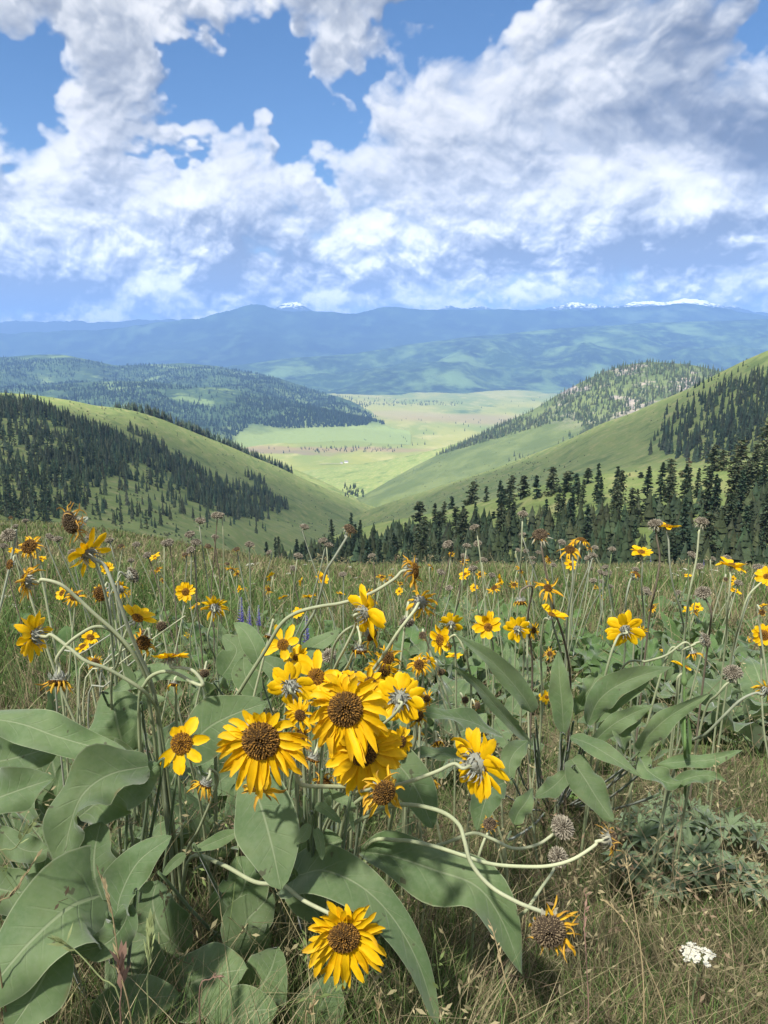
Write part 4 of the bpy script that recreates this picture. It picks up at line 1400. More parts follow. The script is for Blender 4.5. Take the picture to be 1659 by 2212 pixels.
# ------------------------------------------------------------------ leaves
def leaf_arrays(mid, hw, N0, kind, fold, wave, nwave, rng, nv=22, nu=9, asym=1.0, curlt=0.):
    """blade along a midrib; hw half width in metres"""
    mid = spline(mid, nv)
    T = nrm(np.gradient(mid, axis=0))
    t = np.linspace(0, 1, nv)
    if kind == 'lance':
        prof = np.sin(np.pi * np.clip(t, 0, 1) ** .85) ** .75 * (1 - .15 * t)
        prof[0] = .12
    elif kind == 'oval':
        prof = np.sin(np.pi * np.clip(t * .96 + .03, 0, 1) ** .74) ** .62
    else:                                  # arrow shaped, broad shoulders near the base
        prof = np.clip(1.02 - t, 0, 1) ** .62 * (1 - np.exp(-(t + .05) * 14)) * 1.12
    prof[-1] = .012
    us = np.linspace(-1, 1, nu)
    V, UV = [], []
    N = nrm(N0)
    ph1, ph2 = rng.uniform(0, 6.28, 2)
    am = rng.uniform(.7, 1.3, 2)
    L = np.linalg.norm(np.diff(mid, axis=0), axis=1).sum()
    for i in range(nv):
        n = nrm(N - T[i] * np.dot(N, T[i]))
        s = np.cross(T[i], n)
        au = np.abs(us)
        side = np.where(us < 0, asym, 1.0)
        w = hw * prof[i] * side
        wob = 1 + .07 * np.sin(t[i] * nwave * 9 + ph1 + (us > 0) * 2)
        f = fold + curlt * t[i]
        lat = us * w * wob * math.cos(f)
        ht = au * w * math.sin(f)
        lobes = np.where(us < 0, am[0], am[1])
        wv = wave * hw * au ** 2.2 * np.sin(t[i] * nwave * 2 * math.pi + np.where(us < 0, ph1, ph2)) * lobes * (.35 + .65 * math.sin(math.pi * min(1, t[i] * .9 + .1)))
        quilt = .034 * hw * np.sin((t[i] - .16 * au ** .8) * 8.5 * 2 * math.pi) * au ** .5 * (1 - au ** 4)
        back = 0
        if kind == 'arrow': back = -np.maximum(0, .18 - t[i]) / .18 * au ** 1.5 * hw * .75
        V.append(mid[i] + s * lat[:, None] + n * (ht + wv + quilt - .10 * hw * prof[i] * au ** 2)[:, None] + T[i] * np.reshape(back, (-1, 1)))
        UV.append(np.stack([us, np.full(nu, t[i])], -1))
    return np.concatenate(V), grid_quads(nv, nu), np.concatenate(UV)


def hero_leaf(plant, pts, hw, kind='arrow', face=(0, .5, .85), fold=.25, wave=.25, nwave=2.0, asym=1.0, mat=None, label=None, curlt=0., petiole=True):
    COUNT[0] += 1
    rng = np.random.default_rng(5000 + COUNT[0])
    w = np.array([P(*q) for q in pts])
    dm = np.mean([q[2] for q in pts])
    org = np.array(plant.location)
    V, F, UV = leaf_arrays(w - org, hw / FPX * dm, cv(face), kind, fold, wave, nwave, rng, asym=asym, curlt=curlt)
    polys = [F]
    if petiole:
        b = w[0] - org
        d0 = nrm(w[0] - w[min(1, len(w) - 1)])
        g = np.array([b[0] * .35, b[1] * .35 + .02, 0.])
        g[2] = float(ground_z(g[0] + org[0], g[1] + org[1])) - org[2] - .01
        path = spline([w[0] - org - d0 * -.012, b + d0 * .018 + np.array([0, 0, -.008]), (b + g) / 2 + np.array([0, .0, -.02]), g], 9)
        PV, PF = tube_arrays(path, np.linspace(.0017, .0026, 9), 6, len(V))
        V = np.vstack([V, PV]); polys.append(PF)
        UV = np.vstack([UV, np.tile([.35, .06], (len(PV), 1))])
    o = link('leaf', mesh('leaf', V, polys, mat or m_leaf, True, None, UV), plant)
    if label: o['label'] = label
    return o


LEAFPOOL = []


def build_leaf_pool():
    rng = np.random.default_rng(77)
    for i in range(16):
        kind = ('arrow', 'lance', 'lance', 'oval')[i % 4]
        el0 = rng.uniform(.8, 1.35)
        bend = rng.uniform(.5, 1.7)
        pts, p, e = [], np.zeros(3), el0
        pet = rng.uniform(.15, .4)
        path = []
        for j in range(9):
            pts.append(p.copy())
            p = p + np.array([math.cos(e), rng.normal(0, .05), math.sin(e)]) / 8
            e -= bend / 8 * (.3 + j / 6)
        pts = np.array(pts)
        b = int(round(pet * 8))
        blade = pts[b:]
        N = np.array([-math.sin(.5), rng.normal(0, .25), math.cos(.5)])
        hw = {'arrow': .20, 'lance': .105, 'oval': .19}[kind] * rng.uniform(.85, 1.15)
        V, F, UV = leaf_arrays(blade, hw, N, kind, rng.uniform(.1, .6), rng.uniform(.15, .5), rng.uniform(1.5, 3), rng, 14, 7)
        polys = [F]
        if b >= 1:
            PV, PF = tube_arrays(spline(pts[:b + 1], 5), np.linspace(.011, .007, 5), 5, len(V))
            V = np.vstack([V, PV]); polys.append(PF); UV = np.vstack([UV, np.tile([.35, .06], (len(PV), 1))])
        LEAFPOOL.append([mesh('leaf', V, polys, mm, True, None, UV) for mm in (m_leaf, m_leaf_green)])


build_leaf_pool()


def bush(x, y, n, size, label, group, seed, spread=.07, green=False, cat='plant', az=None, kinds=None, name='balsamroot_plant'):
    """rosette of leaves rooted where the sight line meets the meadow"""
    rng = np.random.default_rng(seed)
    g = ground_hit(x, y)
    root = empty(name, tuple(g), label, cat, group)
    for i in range(n):
        ki = int(rng.integers(16)) if kinds is None else int(kinds[rng.integers(len(kinds))])
        o = link('leaf', LEAFPOOL[ki][1 if green else 0], root)
        s = size * 1.5 * rng.uniform(.65, 1.2)
        a = rng.uniform(0, 6.28) if az is None else rng.normal(*az)
        o.location = (rng.normal(0, spread), rng.normal(0, spread), -.01)
        o.location.z = float(ground_z(g[0] + o.location.x, g[1] + o.location.y)) - g[2] - .01
        o.rotation_euler = (rng.normal(0, .15), rng.normal(0, .22), a)
        o.scale = (s, s, s)
    return root


# ------------------------------------------------------------------ grass
def blades(name, base, h, w, leanv, bend, col, nseg=3):
    """thin bent blades, one mass"""
    n = len(base)
    a = np.random.default_rng(len(name)).uniform(0, 6.28, n)
    sx = np.stack([np.cos(a), np.sin(a), np.zeros(n)], -1)
    rows = []
    for i in range(nseg + 1):
        t = i / nseg
        c = base + np.stack([leanv[:, 0] * h * t + bend[:, 0] * h * t * t, leanv[:, 1] * h * t + bend[:, 1] * h * t * t, h * (t - .25 * t * t * np.linalg.norm(bend, axis=1))], -1)
        ww = (w * (1 - t ** 1.6) * .5)[:, None]
        if i < nseg: rows += [c - sx * ww, c + sx * ww]
        else: rows += [c]
    V = np.stack(rows, 1)
    k = V.shape[1]
    off = (np.arange(n) * k)[:, None]
    quads = [np.concatenate([off + 2 * i, off + 2 * i + 1, off + 2 * i + 3, off + 2 * i + 2], 1) for i in range(nseg - 1)]
    tri = np.concatenate([off + 2 * (nseg - 1), off + 2 * (nseg - 1) + 1, off + 2 * nseg], 1)
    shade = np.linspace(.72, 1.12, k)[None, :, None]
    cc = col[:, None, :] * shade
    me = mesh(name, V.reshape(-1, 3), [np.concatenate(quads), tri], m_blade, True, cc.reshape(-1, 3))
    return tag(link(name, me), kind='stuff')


def polar_points(n, r0, r1, half, rng, power=1.0):
    u = rng.uniform(0, 1, n)
    r = r0 * (r1 / r0) ** (u ** power)
    a = rng.uniform(-half, half, n)
    x, y = r * np.sin(a), r * np.cos(a)
    return x, y, r


def build_grass():
    rng = np.random.default_rng(12)
    G1, G2, G3, ST, RD = np.array([.125, .200, .055]), np.array([.090, .155, .045]), np.array([.185, .225, .080]), np.array([.37, .315, .175]), np.array([.22, .16, .10])
    # fresh green blades, short and fine near the viewer, taller in the meadow
    n = 125000
    x, y, r = polar_points(n, .55, 26, .80, rng)
    z = ground_z(x, y)
    patch = fbm(x * .8, y * .8, 4, 41)
    frac_dry = np.clip(.22 + .7 * patch + .25 * sstep(0.0, .5, x) * (r < 1.9) + .10 * sstep(4, 9, r), .06, .8)
    u = rng.uniform(0, 1, (n, 1))
    col = np.where(u < .4, G1, np.where(u < .75, G2, G3)) * rng.uniform(.7, 1.35, (n, 1))
    dry = rng.uniform(0, 1, n) < frac_dry
    cd_ = np.where(rng.uniform(0, 1, (n, 1)) < .75, ST, RD) * rng.uniform(.55, 1.2, (n, 1))
    col = np.where(dry[:, None], cd_, col)
    bed = (x > .12) & (r > 1.45) & (r < 4.2) & (rng.uniform(0, 1, n) < .5)
    x[bed] += 60                                     # the leaf beds leave little room for grass
    h = rng.uniform(.05, .16, n) * (1 + .9 * sstep(1.5, 4.0, r)) * (1 + .5 * fbm(x * 1.3, y * 1.3, 3, 44))
    h = h * np.where((x > .12) & (r < 1.75), .55, 1.0) * np.where((x > .1) & (r > 1.4) & (r < 3.6), .72, 1.0) * (1 - .4 * sstep(6, 14, r))
    w = .0016 * np.maximum(1, r / 1.3) * rng.uniform(.6, 1.5, n)
    lean, bend = rng.normal(0, .22, (n, 2)), rng.normal(0, .35, (n, 2))
    flat = dry & (r < 2.2) & (rng.uniform(0, 1, n) < .45)
    lean[flat] *= 4.5
    g = x < 50
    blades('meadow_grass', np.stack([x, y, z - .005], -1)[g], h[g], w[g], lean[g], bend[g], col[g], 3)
    # far meadow tufts to the brow and the left shoulder
    n = 60000
    x, y, r = polar_points(n, 9, 75, .66, rng)
    z = ground_z(x, y)
    ok = z > -.3 * y - 2
    x, y, z, r = x[ok], y[ok], z[ok], r[ok]
    n = len(x)
    u = rng.uniform(0, 1, (n, 1))
    patch = fbm(x * .25, y * .25, 4, 47)[:, None]
    col = np.where(u < .45 + patch, np.array([.160, .190, .072]), np.array([.255, .235, .120])) * rng.uniform(.7, 1.3, (n, 1))
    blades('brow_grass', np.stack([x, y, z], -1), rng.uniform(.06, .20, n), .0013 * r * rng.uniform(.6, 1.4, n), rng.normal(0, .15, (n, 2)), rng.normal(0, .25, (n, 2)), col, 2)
    # low turf of the open ground near the viewer
    n = 42000
    x, y = rng.uniform(-1.0, 1.5, n), rng.uniform(.45, 2.1, n)
    u = rng.uniform(0, 1, (n, 1))
    pt = fbm(x * 2.2, y * 2.2, 4, 61)[:, None]
    col = np.where(u < .50 + pt, G1 * .9, np.where(u < .72 + pt, np.array([.10, .085, .05]), ST * .8)) * rng.uniform(.6, 1.3, (n, 1))
    lean = rng.normal(0, .6, (n, 2))
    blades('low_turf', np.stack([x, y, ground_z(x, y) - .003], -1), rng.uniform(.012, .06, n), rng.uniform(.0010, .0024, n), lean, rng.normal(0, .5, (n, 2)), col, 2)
    # soft tall culms with loose heads, over the whole meadow
    culms('seeding_grass', 1500, .9, 14, .62, rng, (.16, .40), ST, RD)
    # straw stalks in the open ground on the right
    n = 300
    x, y = rng.uniform(.05, 1.0, n), rng.uniform(.55, 1.75, n)
    culms_at('dry_grass', x, y, rng, (.10, .30), ST * .95, RD * 1.1, .5)
    n = 130
    x, y = rng.uniform(-.75, .1, n), rng.uniform(.6, 1.4, n)
    culms_at('green_brome_grass', x, y, rng, (.16, .38), np.array([.17, .22, .075]), np.array([.30, .26, .14]), .3)


def culms(name, n, r0, r1, half, rng, hr, c1, c2):
    x, y, r = polar_points(n, r0, r1, half, rng)
    return culms_at(name, x, y, rng, hr, c1, c2, .25)


def culms_at(name, x, y, rng, hr, c1, c2, leans):
    Vs, Fs, Ts, Cs, off = [], [], [], [], 0
    for i in range(len(x)):
        r = math.hypot(x[i], y[i])
        z = float(ground_z(x[i], y[i]))
        h = rng.uniform(*hr)
        ln, bd = rng.normal(0, leans, 2), rng.normal(0, .35, 2)
        t = np.linspace(0, 1, 6)[:, None]
        path = np.array([x[i], y[i], z - .005]) + np.concatenate([ln * h * t + bd * h * t ** 2, h * (t - .2 * t ** 2)], 1)
        wv = .00055 * max(1, r / 1.3)
        V, F = tube_arrays(path, np.linspace(wv, wv * .6, 6), 3, off)
        col = (c1 if rng.random() < .7 else c2) * rng.uniform(.7, 1.2)
        Vs.append(V); Fs.append(F); Cs.append(np.tile(col, (len(V), 1))); off += len(V)
        # spikelets
        ns = int(rng.integers(5, 11))
        for j in range(ns):
            f = 1 - .30 * rng.random()
            p = np.array([np.interp(f, t[:, 0], path[:, q]) for q in range(3)])
            dv = nrm(np.array([rng.normal(0, .5), rng.normal(0, .5), rng.uniform(-.4, .8)]))
            s = nrm(np.cross(dv, rng.normal(0, 1, 3)))
            L = rng.uniform(.006, .014) * max(1, r / 3)
            q = np.array([p, p + dv * L * .5 + s * L * .17, p + dv * L, p + dv * L * .5 - s * L * .17]) + dv * L * .3
            Vs.append(q); Fs.append(np.arange(4)[None] + off); Cs.append(np.tile(col * rng.uniform(.8, 1.25), (4, 1))); off += 4
    me = mesh(name, np.concatenate(Vs), [np.concatenate(Fs)], m_blade, True, np.concatenate(Cs))
    return tag(link(name, me), kind='stuff')


build_grass()


# ------------------------------------------------------------------ the flowers, one by one
def a4(x, y): return x * .33067, 1097.2 + y * .33067
def a5(x, y): return 548.6 + x * .33067, 1097.2 + y * .33067
def a6(x, y): return 1097.2 + x * .3386, 1097.2 + y * .3386


def ring(n, top, side, bottom, seed, right=None, skip=()):
    """petal angles all round a drooping head, with the lengths seen above, beside and below the disc"""
    rng = np.random.default_rng(seed)
    out = []
    for i in range(n):
        a = i / n * 360 + rng.normal(0, 4)
        if any(lo < a % 360 < hi for lo, hi in skip): continue
        s_ = math.sin(R(a))
        sd = right if right and math.cos(R(a)) > 0 else side
        out.append((a, (sd + (top - sd) * max(0, s_) ** 1.3 + (bottom - sd) * max(0, -s_) ** 1.3) * rng.uniform(.86, 1.12)))
    return out


def near_flowers():
    F = flower
    ftA, ftB = ground_hit(250, 2060), ground_hit(640, 2010)
    # --- the big faces in the middle
    F(743, 2025, 190, 'full', (.05, -.12, 1), 'large yellow flower with brown centre hanging lowest over the leaves', d=.84, rd=33, droop=.55, angs=ring(40, .72, .88, 1.28, 5, 1.0),
      stem=[(655, 1945, .90), (610, 1912, .92), (550, 1905, .95), (480, 1868, .99), (412, 1853, 1.04)], sr=.0026)
    F(563, 1600, 205, 'full', (-.05, -.05, 1), 'large drooping yellow flower, its upper petals shrivelled, left of the central pair', d=.78, rd=39, droop=.6,
      angs=ring(26, .5, .95, 1.15, 8, 1.1) + ring(22, .55, .9, 1.3, 9, 1.05, skip=((20, 160),)),
      stem=[(602, 1625, .83), (628, 1640, .84), (639, 1656, .85), (643, 1685, .86), (660, 1697, .87), (720, 1699, .89), (790, 1703, .91), (850, 1735, .96), (840, 1800, 1.05)], sr=.0025)
    F(560, 1690, 175, 'hang', (-.2, -.35, .9), 'ragged yellow flower hanging below the large drooping one', d=.86, rd=22, droop=.7, bl=.8, angs=[(-60, .9), (-75, 1), (-90, 1), (-105, 1), (-120, 1.0), (-135, .9), (-150, .8), (-45, .8)],
      stem=[(575, 1660, .92), (600, 1690, .95), (610, 1760, 1.0), (600, 1840, 1.05)])
    F(746, 1532, 205, 'full', (.10, .10, 1), 'large yellow flower with a wide brown centre at the top of the central pair', d=.82, rd=36, droop=.6, angs=ring(42, .70, .75, 1.15, 6, 1.1),
      stem=[(770, 1580, .9), (760, 1660, .95), (720, 1760, 1.02), (690, 1850, 1.08)], sr=.0024)
    F(785, 1622, 180, 'broad', (.12, .02, 1), 'fresh yellow flower with broad petals tucked under the top one of the pair', d=.88, rd=31, droop=.35, angs=ring(30, .8, .95, 1.15, 7),
      stem=[(790, 1660, .95), (770, 1730, 1.0), (720, 1830, 1.07)])
    F(829, 1712, 125, 'hang', (.45, -.1, .85), 'withered orange flower with curled petals below the fresh broad one', d=.80, rd=26, droop=1.1, npet=22,
      stem=[(800, 1705, .86), (760, 1715, .9), (720, 1750, .95), (690, 1830, 1.03)])
    F(1030, 1648, 160, 'broad', (.72, .05, -.62), 'yellow flower seen from the side, facing away to the right', d=.9, droop=.5, bl=1.2,
      stem=[(980, 1650, .90), (940, 1668, .90), (872, 1692, .91), (800, 1712, .95), (740, 1780, 1.02)], sr=.0024)
    F(1185, 2010, 150, 'curl', (-.15, -.1, 1), 'spent flower head with thin curled orange petals, lowest on the right', d=.80, rd=35,
      angs=[(100, .8), (88, .9), (76, .9), (64, 1), (52, 1.05), (42, 1.1), (30, 1.1), (20, 1.1), (8, 1.15), (-6, 1.1), (-18, 1.15), (-30, 1.0), (-42, .95), (-55, .8), (-70, .6), (-90, .5), (-110, .55), (-130, .6), (150, .6), (170, .5)],
      stem=[(1120, 1950, .86), (1060, 1915, .88), (1018, 1865, .89), (1003, 1815, .90), (990, 1780, .91), (950, 1752, .92), (880, 1738, .94), (820, 1750, .98), (740, 1810, 1.04)], sr=.0026)
    F(392, 1606, 118, 'fresh', (.05, .25, .95), 'small six petalled yellow flower with widely spaced petals above the left leaves', d=.95, rd=22, droop=.1,
      angs=[(62, 1.1), (100, .45), (120, .5), (8, 1.05), (-45, .9), (-92, 1.1), (-142, 1.15)], stem=[(415, 1660, 1.0), (432, 1730, 1.04), (442, 1800, 1.08)])
    F(443, 1695, 90, 'hang', (-.35, -.75, .1), 'nodding flower with woolly grey back and petals hanging straight down', d=.95, bl=1.6, rd=14,
      stem=[(455, 1662, .97), (470, 1690, 1.0), (430, 1790, 1.05), (400, 1850, 1.1)])
    F(628, 1483, 105, 'fresh', (-.1, .1, -.95), 'yellow flower turned away, showing its grey back, left of two upright petals', d=1.0, rd=18, npet=12, stem=[(645, 1515, 1.0), (652, 1560, 1.04), (640, 1660, 1.1)], bl=1.3)
    F(683, 1462, 110, 'fresh', (.25, .45, .75), 'yellow flower with tall upright petals above the central pair', d=1.04, rd=18, angs=[(75, 1.2), (108, 1.2), (140, .9), (-5, 1.0), (-25, 1.0), (-70, .8), (-110, .8)], stem=[(672, 1500, 1.08), (668, 1580, 1.12)])
    F(863, 1508, 112, 'fresh', (.05, .0, -1), 'yellow flower seen from behind beside the top one of the central pair', d=1.0, rd=20, npet=18, bl=1.25, stem=[(868, 1520, .97), (850, 1545, .98), (815, 1580, 1.02), (770, 1660, 1.08)])
    F(790, 1322, 128, 'fresh', (.62, .15, -.35), 'tall yellow flower seen from the side, topmost of the central clump', d=1.0, rd=18, npet=11, droop=.2, bl=1.4, stem=[(768, 1350, 1.02), (745, 1400, 1.04), (720, 1450, 1.08), (690, 1530, 1.14), (680, 1640, 1.2)])
    F(803, 1372, 100, 'wilt', (.5, -.3, .3), 'drooping yellow flower just below the topmost one of the clump', d=1.03, rd=14, angs=[(-20, 1), (-40, 1.1), (-60, 1.0), (-80, .8), (10, .8)], stem=[(780, 1378, 1.06), (755, 1430, 1.1), (730, 1500, 1.15)])
    F(895, 1233, 92, 'hang', (.85, .05, .15), 'withered orange flower on a long arching stem, facing right', d=1.05, rd=17, bl=1.7, droop=.7, npet=20,
      stem=[(850, 1252, 1.05), (800, 1282, 1.05), (740, 1302, 1.05), (690, 1310, 1.05), (640, 1324, 1.06), (606, 1350, 1.07), (570, 1410, 1.09), (520, 1490, 1.13), (470, 1580, 1.2)], sr=.0026)
    F(908, 1300, 82, 'wilt', (.25, .1, -.9), 'orange flower seen from behind with twisted petals, under the withered arching one', d=1.1, rd=15, bl=1.7, stem=[(893, 1322, 1.08), (860, 1365, 1.08), (825, 1420, 1.1), (770, 1500, 1.15), (740, 1580, 1.2)], sr=.0024)
    F(777, 1405, 70, 'hang', (-.05, -.95, .1), 'nodding grey withered flower with a few orange petals under the topmost one', d=1.05, rd=15, bl=1.8, npet=7, stem=[(768, 1352, 1.08), (730, 1380, 1.1), (715, 1450, 1.14)])
    F(611, 1392, 86, 'fresh', (.0, .35, .9), 'yellow flower with four broad petals left of the central clump', d=1.12, rd=12, angs=[(60, 1.2), (110, 1.15), (20, .9), (-150, 1.35), (-80, .8), (170, .5)], stem=[(628, 1430, 1.15), (640, 1480, 1.17), (650, 1560, 1.2)])
    F(838, 1421, 70, 'wilt', (.2, .3, .9), 'yellow flower with a brown centre behind the central clump, upper of two', d=1.12, rd=13, stem=[(800, 1470, 1.15), (760, 1540, 1.2)])
    F(828, 1447, 80, 'full', (.0, -.2, .95), 'yellow flower with a dark brown centre behind the central clump, lower of two', d=1.16, rd=15, stem=[(800, 1490, 1.2), (760, 1560, 1.25)])
    F(752, 1462, 44, 'fresh', (.1, .8, .5), 'small yellow flower opening upward between two larger ones', d=1.1, stem=[(752, 1490, 1.12), (750, 1560, 1.18)])
    F(720, 1545, 80, 'full', (-.3, .1, .9), 'half hidden yellow flower just left of the large brown centred one', d=.95, rd=13, stem=[(700, 1590, 1.0), (690, 1680, 1.08)])
    F(648, 1545, 80, 'full', (-.2, .0, .9), 'yellow flower peeping out between the two largest heads', d=.92, rd=12, stem=[(655, 1590, 1.0), (660, 1690, 1.08)])
    F(676, 1640, 58, 'bud', (-.3, -.8, .2), 'nodding grey woolly head between the two largest flowers', d=.92, bl=2.2, npet=4, stem=[(690, 1600, .95), (700, 1580, 1.0), (690, 1680, 1.1)])
    for (x, y, sz, st, face, dd, lab) in [(800, 1476, 84, 'broad', (.35, .45, .6), 1.04, 'yellow flower crowding the upper right of the top brown centred head'), (650, 1590, 78, 'wilt', (-.45, .1, .7), .93, 'yellow flower wedged left of the top brown centred head'),
                                          (905, 1548, 66, 'wilt', (.6, -.2, .5), 1.06, 'drooping yellow flower at the lower right of the one seen from behind'), (722, 1478, 70, 'fresh', (-.1, .7, .5), 1.03, 'yellow flower rising just above the top brown centred head'),
                                          (700, 1690, 76, 'hang', (-.2, -.5, .7), .95, 'drooping yellow flower low between the two largest heads'), (868, 1602, 70, 'broad', (.6, .1, .6), .98, 'yellow flower showing at the right edge of the fresh broad petalled one'),
                                          (905, 1436, 60, 'wilt', (.1, .4, .8), 1.18, 'ragged yellow flower behind the right side of the central clump'), (640, 1420, 58, 'fresh', (-.3, .5, .6), 1.15, 'yellow flower between the four petalled one and the upright petals')]:
        F(x, y, sz, st, face, lab, d=dd, stem=[(x - 6, y + 40, dd + .04), (x - 25, y + 130, dd + .10)])
    # --- left group
    F(190, 1195, 112, 'broad', (-.65, .45, -.3), 'bright yellow flower with raised petals seen side on, topmost on the left', d=.98, rd=16, npet=14, droop=-.05, bl=1.7,
      angs=[(0, 1), (25, 1.1), (50, 1.1), (75, 1.1), (100, 1.1), (130, 1.0), (160, 1.1), (185, 1.1), (210, 1.2), (235, 1.2), (265, 1.0), (310, .8)],
      stem=[(226, 1222, .98), (245, 1265, .98), (262, 1310, .99), (275, 1350, 1.0), (297, 1405, 1.02), (320, 1455, 1.04), (336, 1510, 1.06), (342, 1560, 1.09)], sr=.0026, scol='grey')
    F(56, 1255, 100, 'hang', (-.85, .1, .15), 'wilting orange yellow flower facing left, left of the topmost', d=.98, rd=17, npet=18, droop=.6, bl=1.6,
      stem=[(92, 1252, .98), (130, 1262, .98), (165, 1290, .99), (205, 1327, 1.0), (245, 1362, 1.01), (280, 1400, 1.02), (310, 1450, 1.04), (335, 1510, 1.07), (345, 1570, 1.1)], sr=.0026)
    F(74, 1372, 112, 'broad', (-.88, .1, -.1), 'yellow flower with flat petals in profile, facing left over the grass', d=1.0, rd=17, npet=18, droop=.2, bl=1.6,
      stem=[(112, 1372, 1.0), (150, 1400, 1.0), (185, 1428, 1.0), (225, 1442, 1.01), (260, 1460, 1.02), (300, 1485, 1.03), (325, 1510, 1.05), (345, 1560, 1.09)], sr=.0025)
    F(125, 1472, 96, 'hang', (.0, -.8, .25), 'nodding withered flower with a grey woolly crown and dangling orange petals', d=1.0, rd=19, npet=16, droop=.8, bl=1.7,
      stem=[(122, 1424, 1.0), (142, 1395, 1.0), (170, 1372, 1.0), (205, 1354, 1.01), (240, 1362, 1.02), (275, 1400, 1.04), (310, 1455, 1.08)], sr=.0024)
    F(297, 1335, 78, 'fresh', (.4, .55, .3), 'yellow flower with petals spread to the right on the leaning left stems', d=1.05, rd=12, angs=[(110, 1.1), (85, 1.1), (60, .9), (20, 1.1), (-15, 1.3), (-35, 1.1)], bl=1.4, stem=[(279, 1352, 1.06), (265, 1385, 1.07), (255, 1430, 1.08), (240, 1500, 1.12)])
    F(367, 1418, 88, 'fresh', (-.1, .75, -.1), 'yellow flower above a broad leaf, its stem bent back under it', d=1.0, rd=14, npet=13, bl=1.4, stem=[(388, 1442, 1.0), (415, 1448, 1.0), (432, 1465, 1.0), (438, 1480, 1.0), (420, 1476, 1.01), (380, 1455, 1.02), (345, 1452, 1.03), (315, 1475, 1.04), (300, 1540, 1.08)], sr=.0024)
    F(376, 1478, 62, 'hang', (-.1, -.85, .4), 'yellow petals hanging below the broad leaf on the left', d=1.06, rd=9, npet=7, stem=[(392, 1458, 1.08), (380, 1500, 1.12)])
    F(153, 1128, 112, 'dry', (-.45, -.15, .5), 'large brown shrivelled flower head with papery petals standing high on the left', d=1.0, rd=24, npet=26, bl=.8, droop=.8, stem=[(172, 1148, 1.0), (188, 1180, 1.02), (215, 1240, 1.05), (235, 1320, 1.08), (245, 1420, 1.12)], scol='grey', name='balsamroot_flower')
    F(310, 1388, 70, 'hang', (-.2, -.1, .8), 'wilted orange brown flower in the tangle of left stems', d=1.08, rd=16, npet=14, stem=[(318, 1360, 1.1), (300, 1440, 1.14)])
    F(755, 1143, 44, 'dry', (.35, .55, .3), 'dried tan flower on a tall bent stem against the distant trees', d=1.15, rd=13, npet=12, detail=2, stem=[(748, 1162, 1.15), (722, 1205, 1.15), (704, 1235, 1.16), (694, 1275, 1.17), (680, 1320, 1.19), (664, 1350, 1.2), (645, 1410, 1.25)], scol='grey', sr=.002)
    x, y = a4(1400, 650)
    F(x, y, 62, 'full', (-.2, .3, -.75), 'yellow flower with its back turned on a curving stem in the left meadow', d=1.5, bl=1.2, stem=[(460, 1320, 1.5), (456, 1345, 1.5), (449, 1375, 1.51), (455, 1400, 1.53), (468, 1440, 1.6)])
    x, y = a4(1212, 548)
    F(x, y, 44, 'fresh', (.0, .2, 1), 'small yellow flower with a brown eye facing the viewer in the left meadow', d=2.1, rd=8, npet=15, detail=2)
    # --- right group
    x, y = a6(745, 775)
    F(x, y, 84, 'fresh', (.05, .25, -.95), 'yellow flower seen from behind standing clear above the right leaves', d=1.3, rd=12, npet=14, bl=1.4, stem=[(1338, 1372, 1.3), (1326, 1395, 1.3), (1315, 1430, 1.31), (1305, 1470, 1.33), (1290, 1530, 1.38)], sr=.0022)
    x, y = a6(60, 772)
    F(x, y, 60, 'fresh', (-.1, .2, -.9), 'yellow flower with narrow petals turned away at the right edge of the clump', d=1.35, rd=9, npet=12, bl=1.3, stem=[(1125, 1370, 1.35), (1132, 1400, 1.36), (1130, 1450, 1.4)])
    x, y = a6(255, 510)
    F(x, y, 72, 'wilt', (.2, .5, .7), 'ragged yellow flower with a brown centre on the tallest right stems', d=1.4, rd=9, npet=13, stem=[(1190, 1300, 1.42), (1195, 1350, 1.44), (1215, 1440, 1.5)], scol='grey')
    x, y = a6(280, 680)
    F(x, y, 68, 'fresh', (.2, .75, .3), 'yellow flower with five long petals pointing up and right', d=1.4, rd=8, angs=[(120, 1.2), (45, 1.1), (10, 1.1), (-20, 1.1), (-45, 1.0)], stem=[(1175, 1340, 1.42), (1168, 1400, 1.45), (1170, 1500, 1.5)])
    x, y = a5(1530, 780)
    F(x, y, 66, 'fresh', (-.15, .25, .9), 'yellow flower with slender upright petals in the green bed', d=1.5, rd=9, angs=[(135, 1.1), (115, 1.1), (95, 1.1), (75, 1.05), (55, 1), (20, .8), (-10, .8), (180, 1.1), (200, 1), (-120, .8), (-80, .7)], stem=[(1060, 1375, 1.52), (1066, 1420, 1.55)])
    x, y = a5(1215, 862)
    F(x, y, 68, 'fresh', (-.75, .0, .45), 'yellow flower in profile facing left, a brown disc behind its long petals', d=1.25, rd=13, npet=12, stem=[(985, 1372, 1.25), (1002, 1402, 1.25), (1012, 1440, 1.27), (1018, 1490, 1.32)])
    x, y = a5(1290, 755)
    F(x, y, 56, 'fresh', (.1, .5, -.7), 'yellow flower turned away just above the one in profile', d=1.35, rd=9, npet=9, stem=[(978, 1370, 1.37), (985, 1440, 1.42)])
    x, y = a6(1020, 118)
    F(x, y, 54, 'fresh', (.1, .9, .1), 'upright yellow flower on a tall pale stem beside a seed head at the right', d=1.6, rd=10, npet=13, bl=1.3, stem=[(1444, 1165, 1.6), (1447, 1220, 1.61), (1455, 1270, 1.63), (1470, 1320, 1.66), (1480, 1400, 1.75)], scol='grey')
    x, y = a6(850, 280)
    F(x, y, 50, 'fresh', (.0, .85, .45), 'star shaped yellow flower facing the sky against the dark wood', d=1.8, rd=8, npet=11, stem=[(1388, 1215, 1.8), (1386, 1270, 1.82), (1390, 1350, 1.9)], scol='grey')
    x, y = a6(1430, 365)
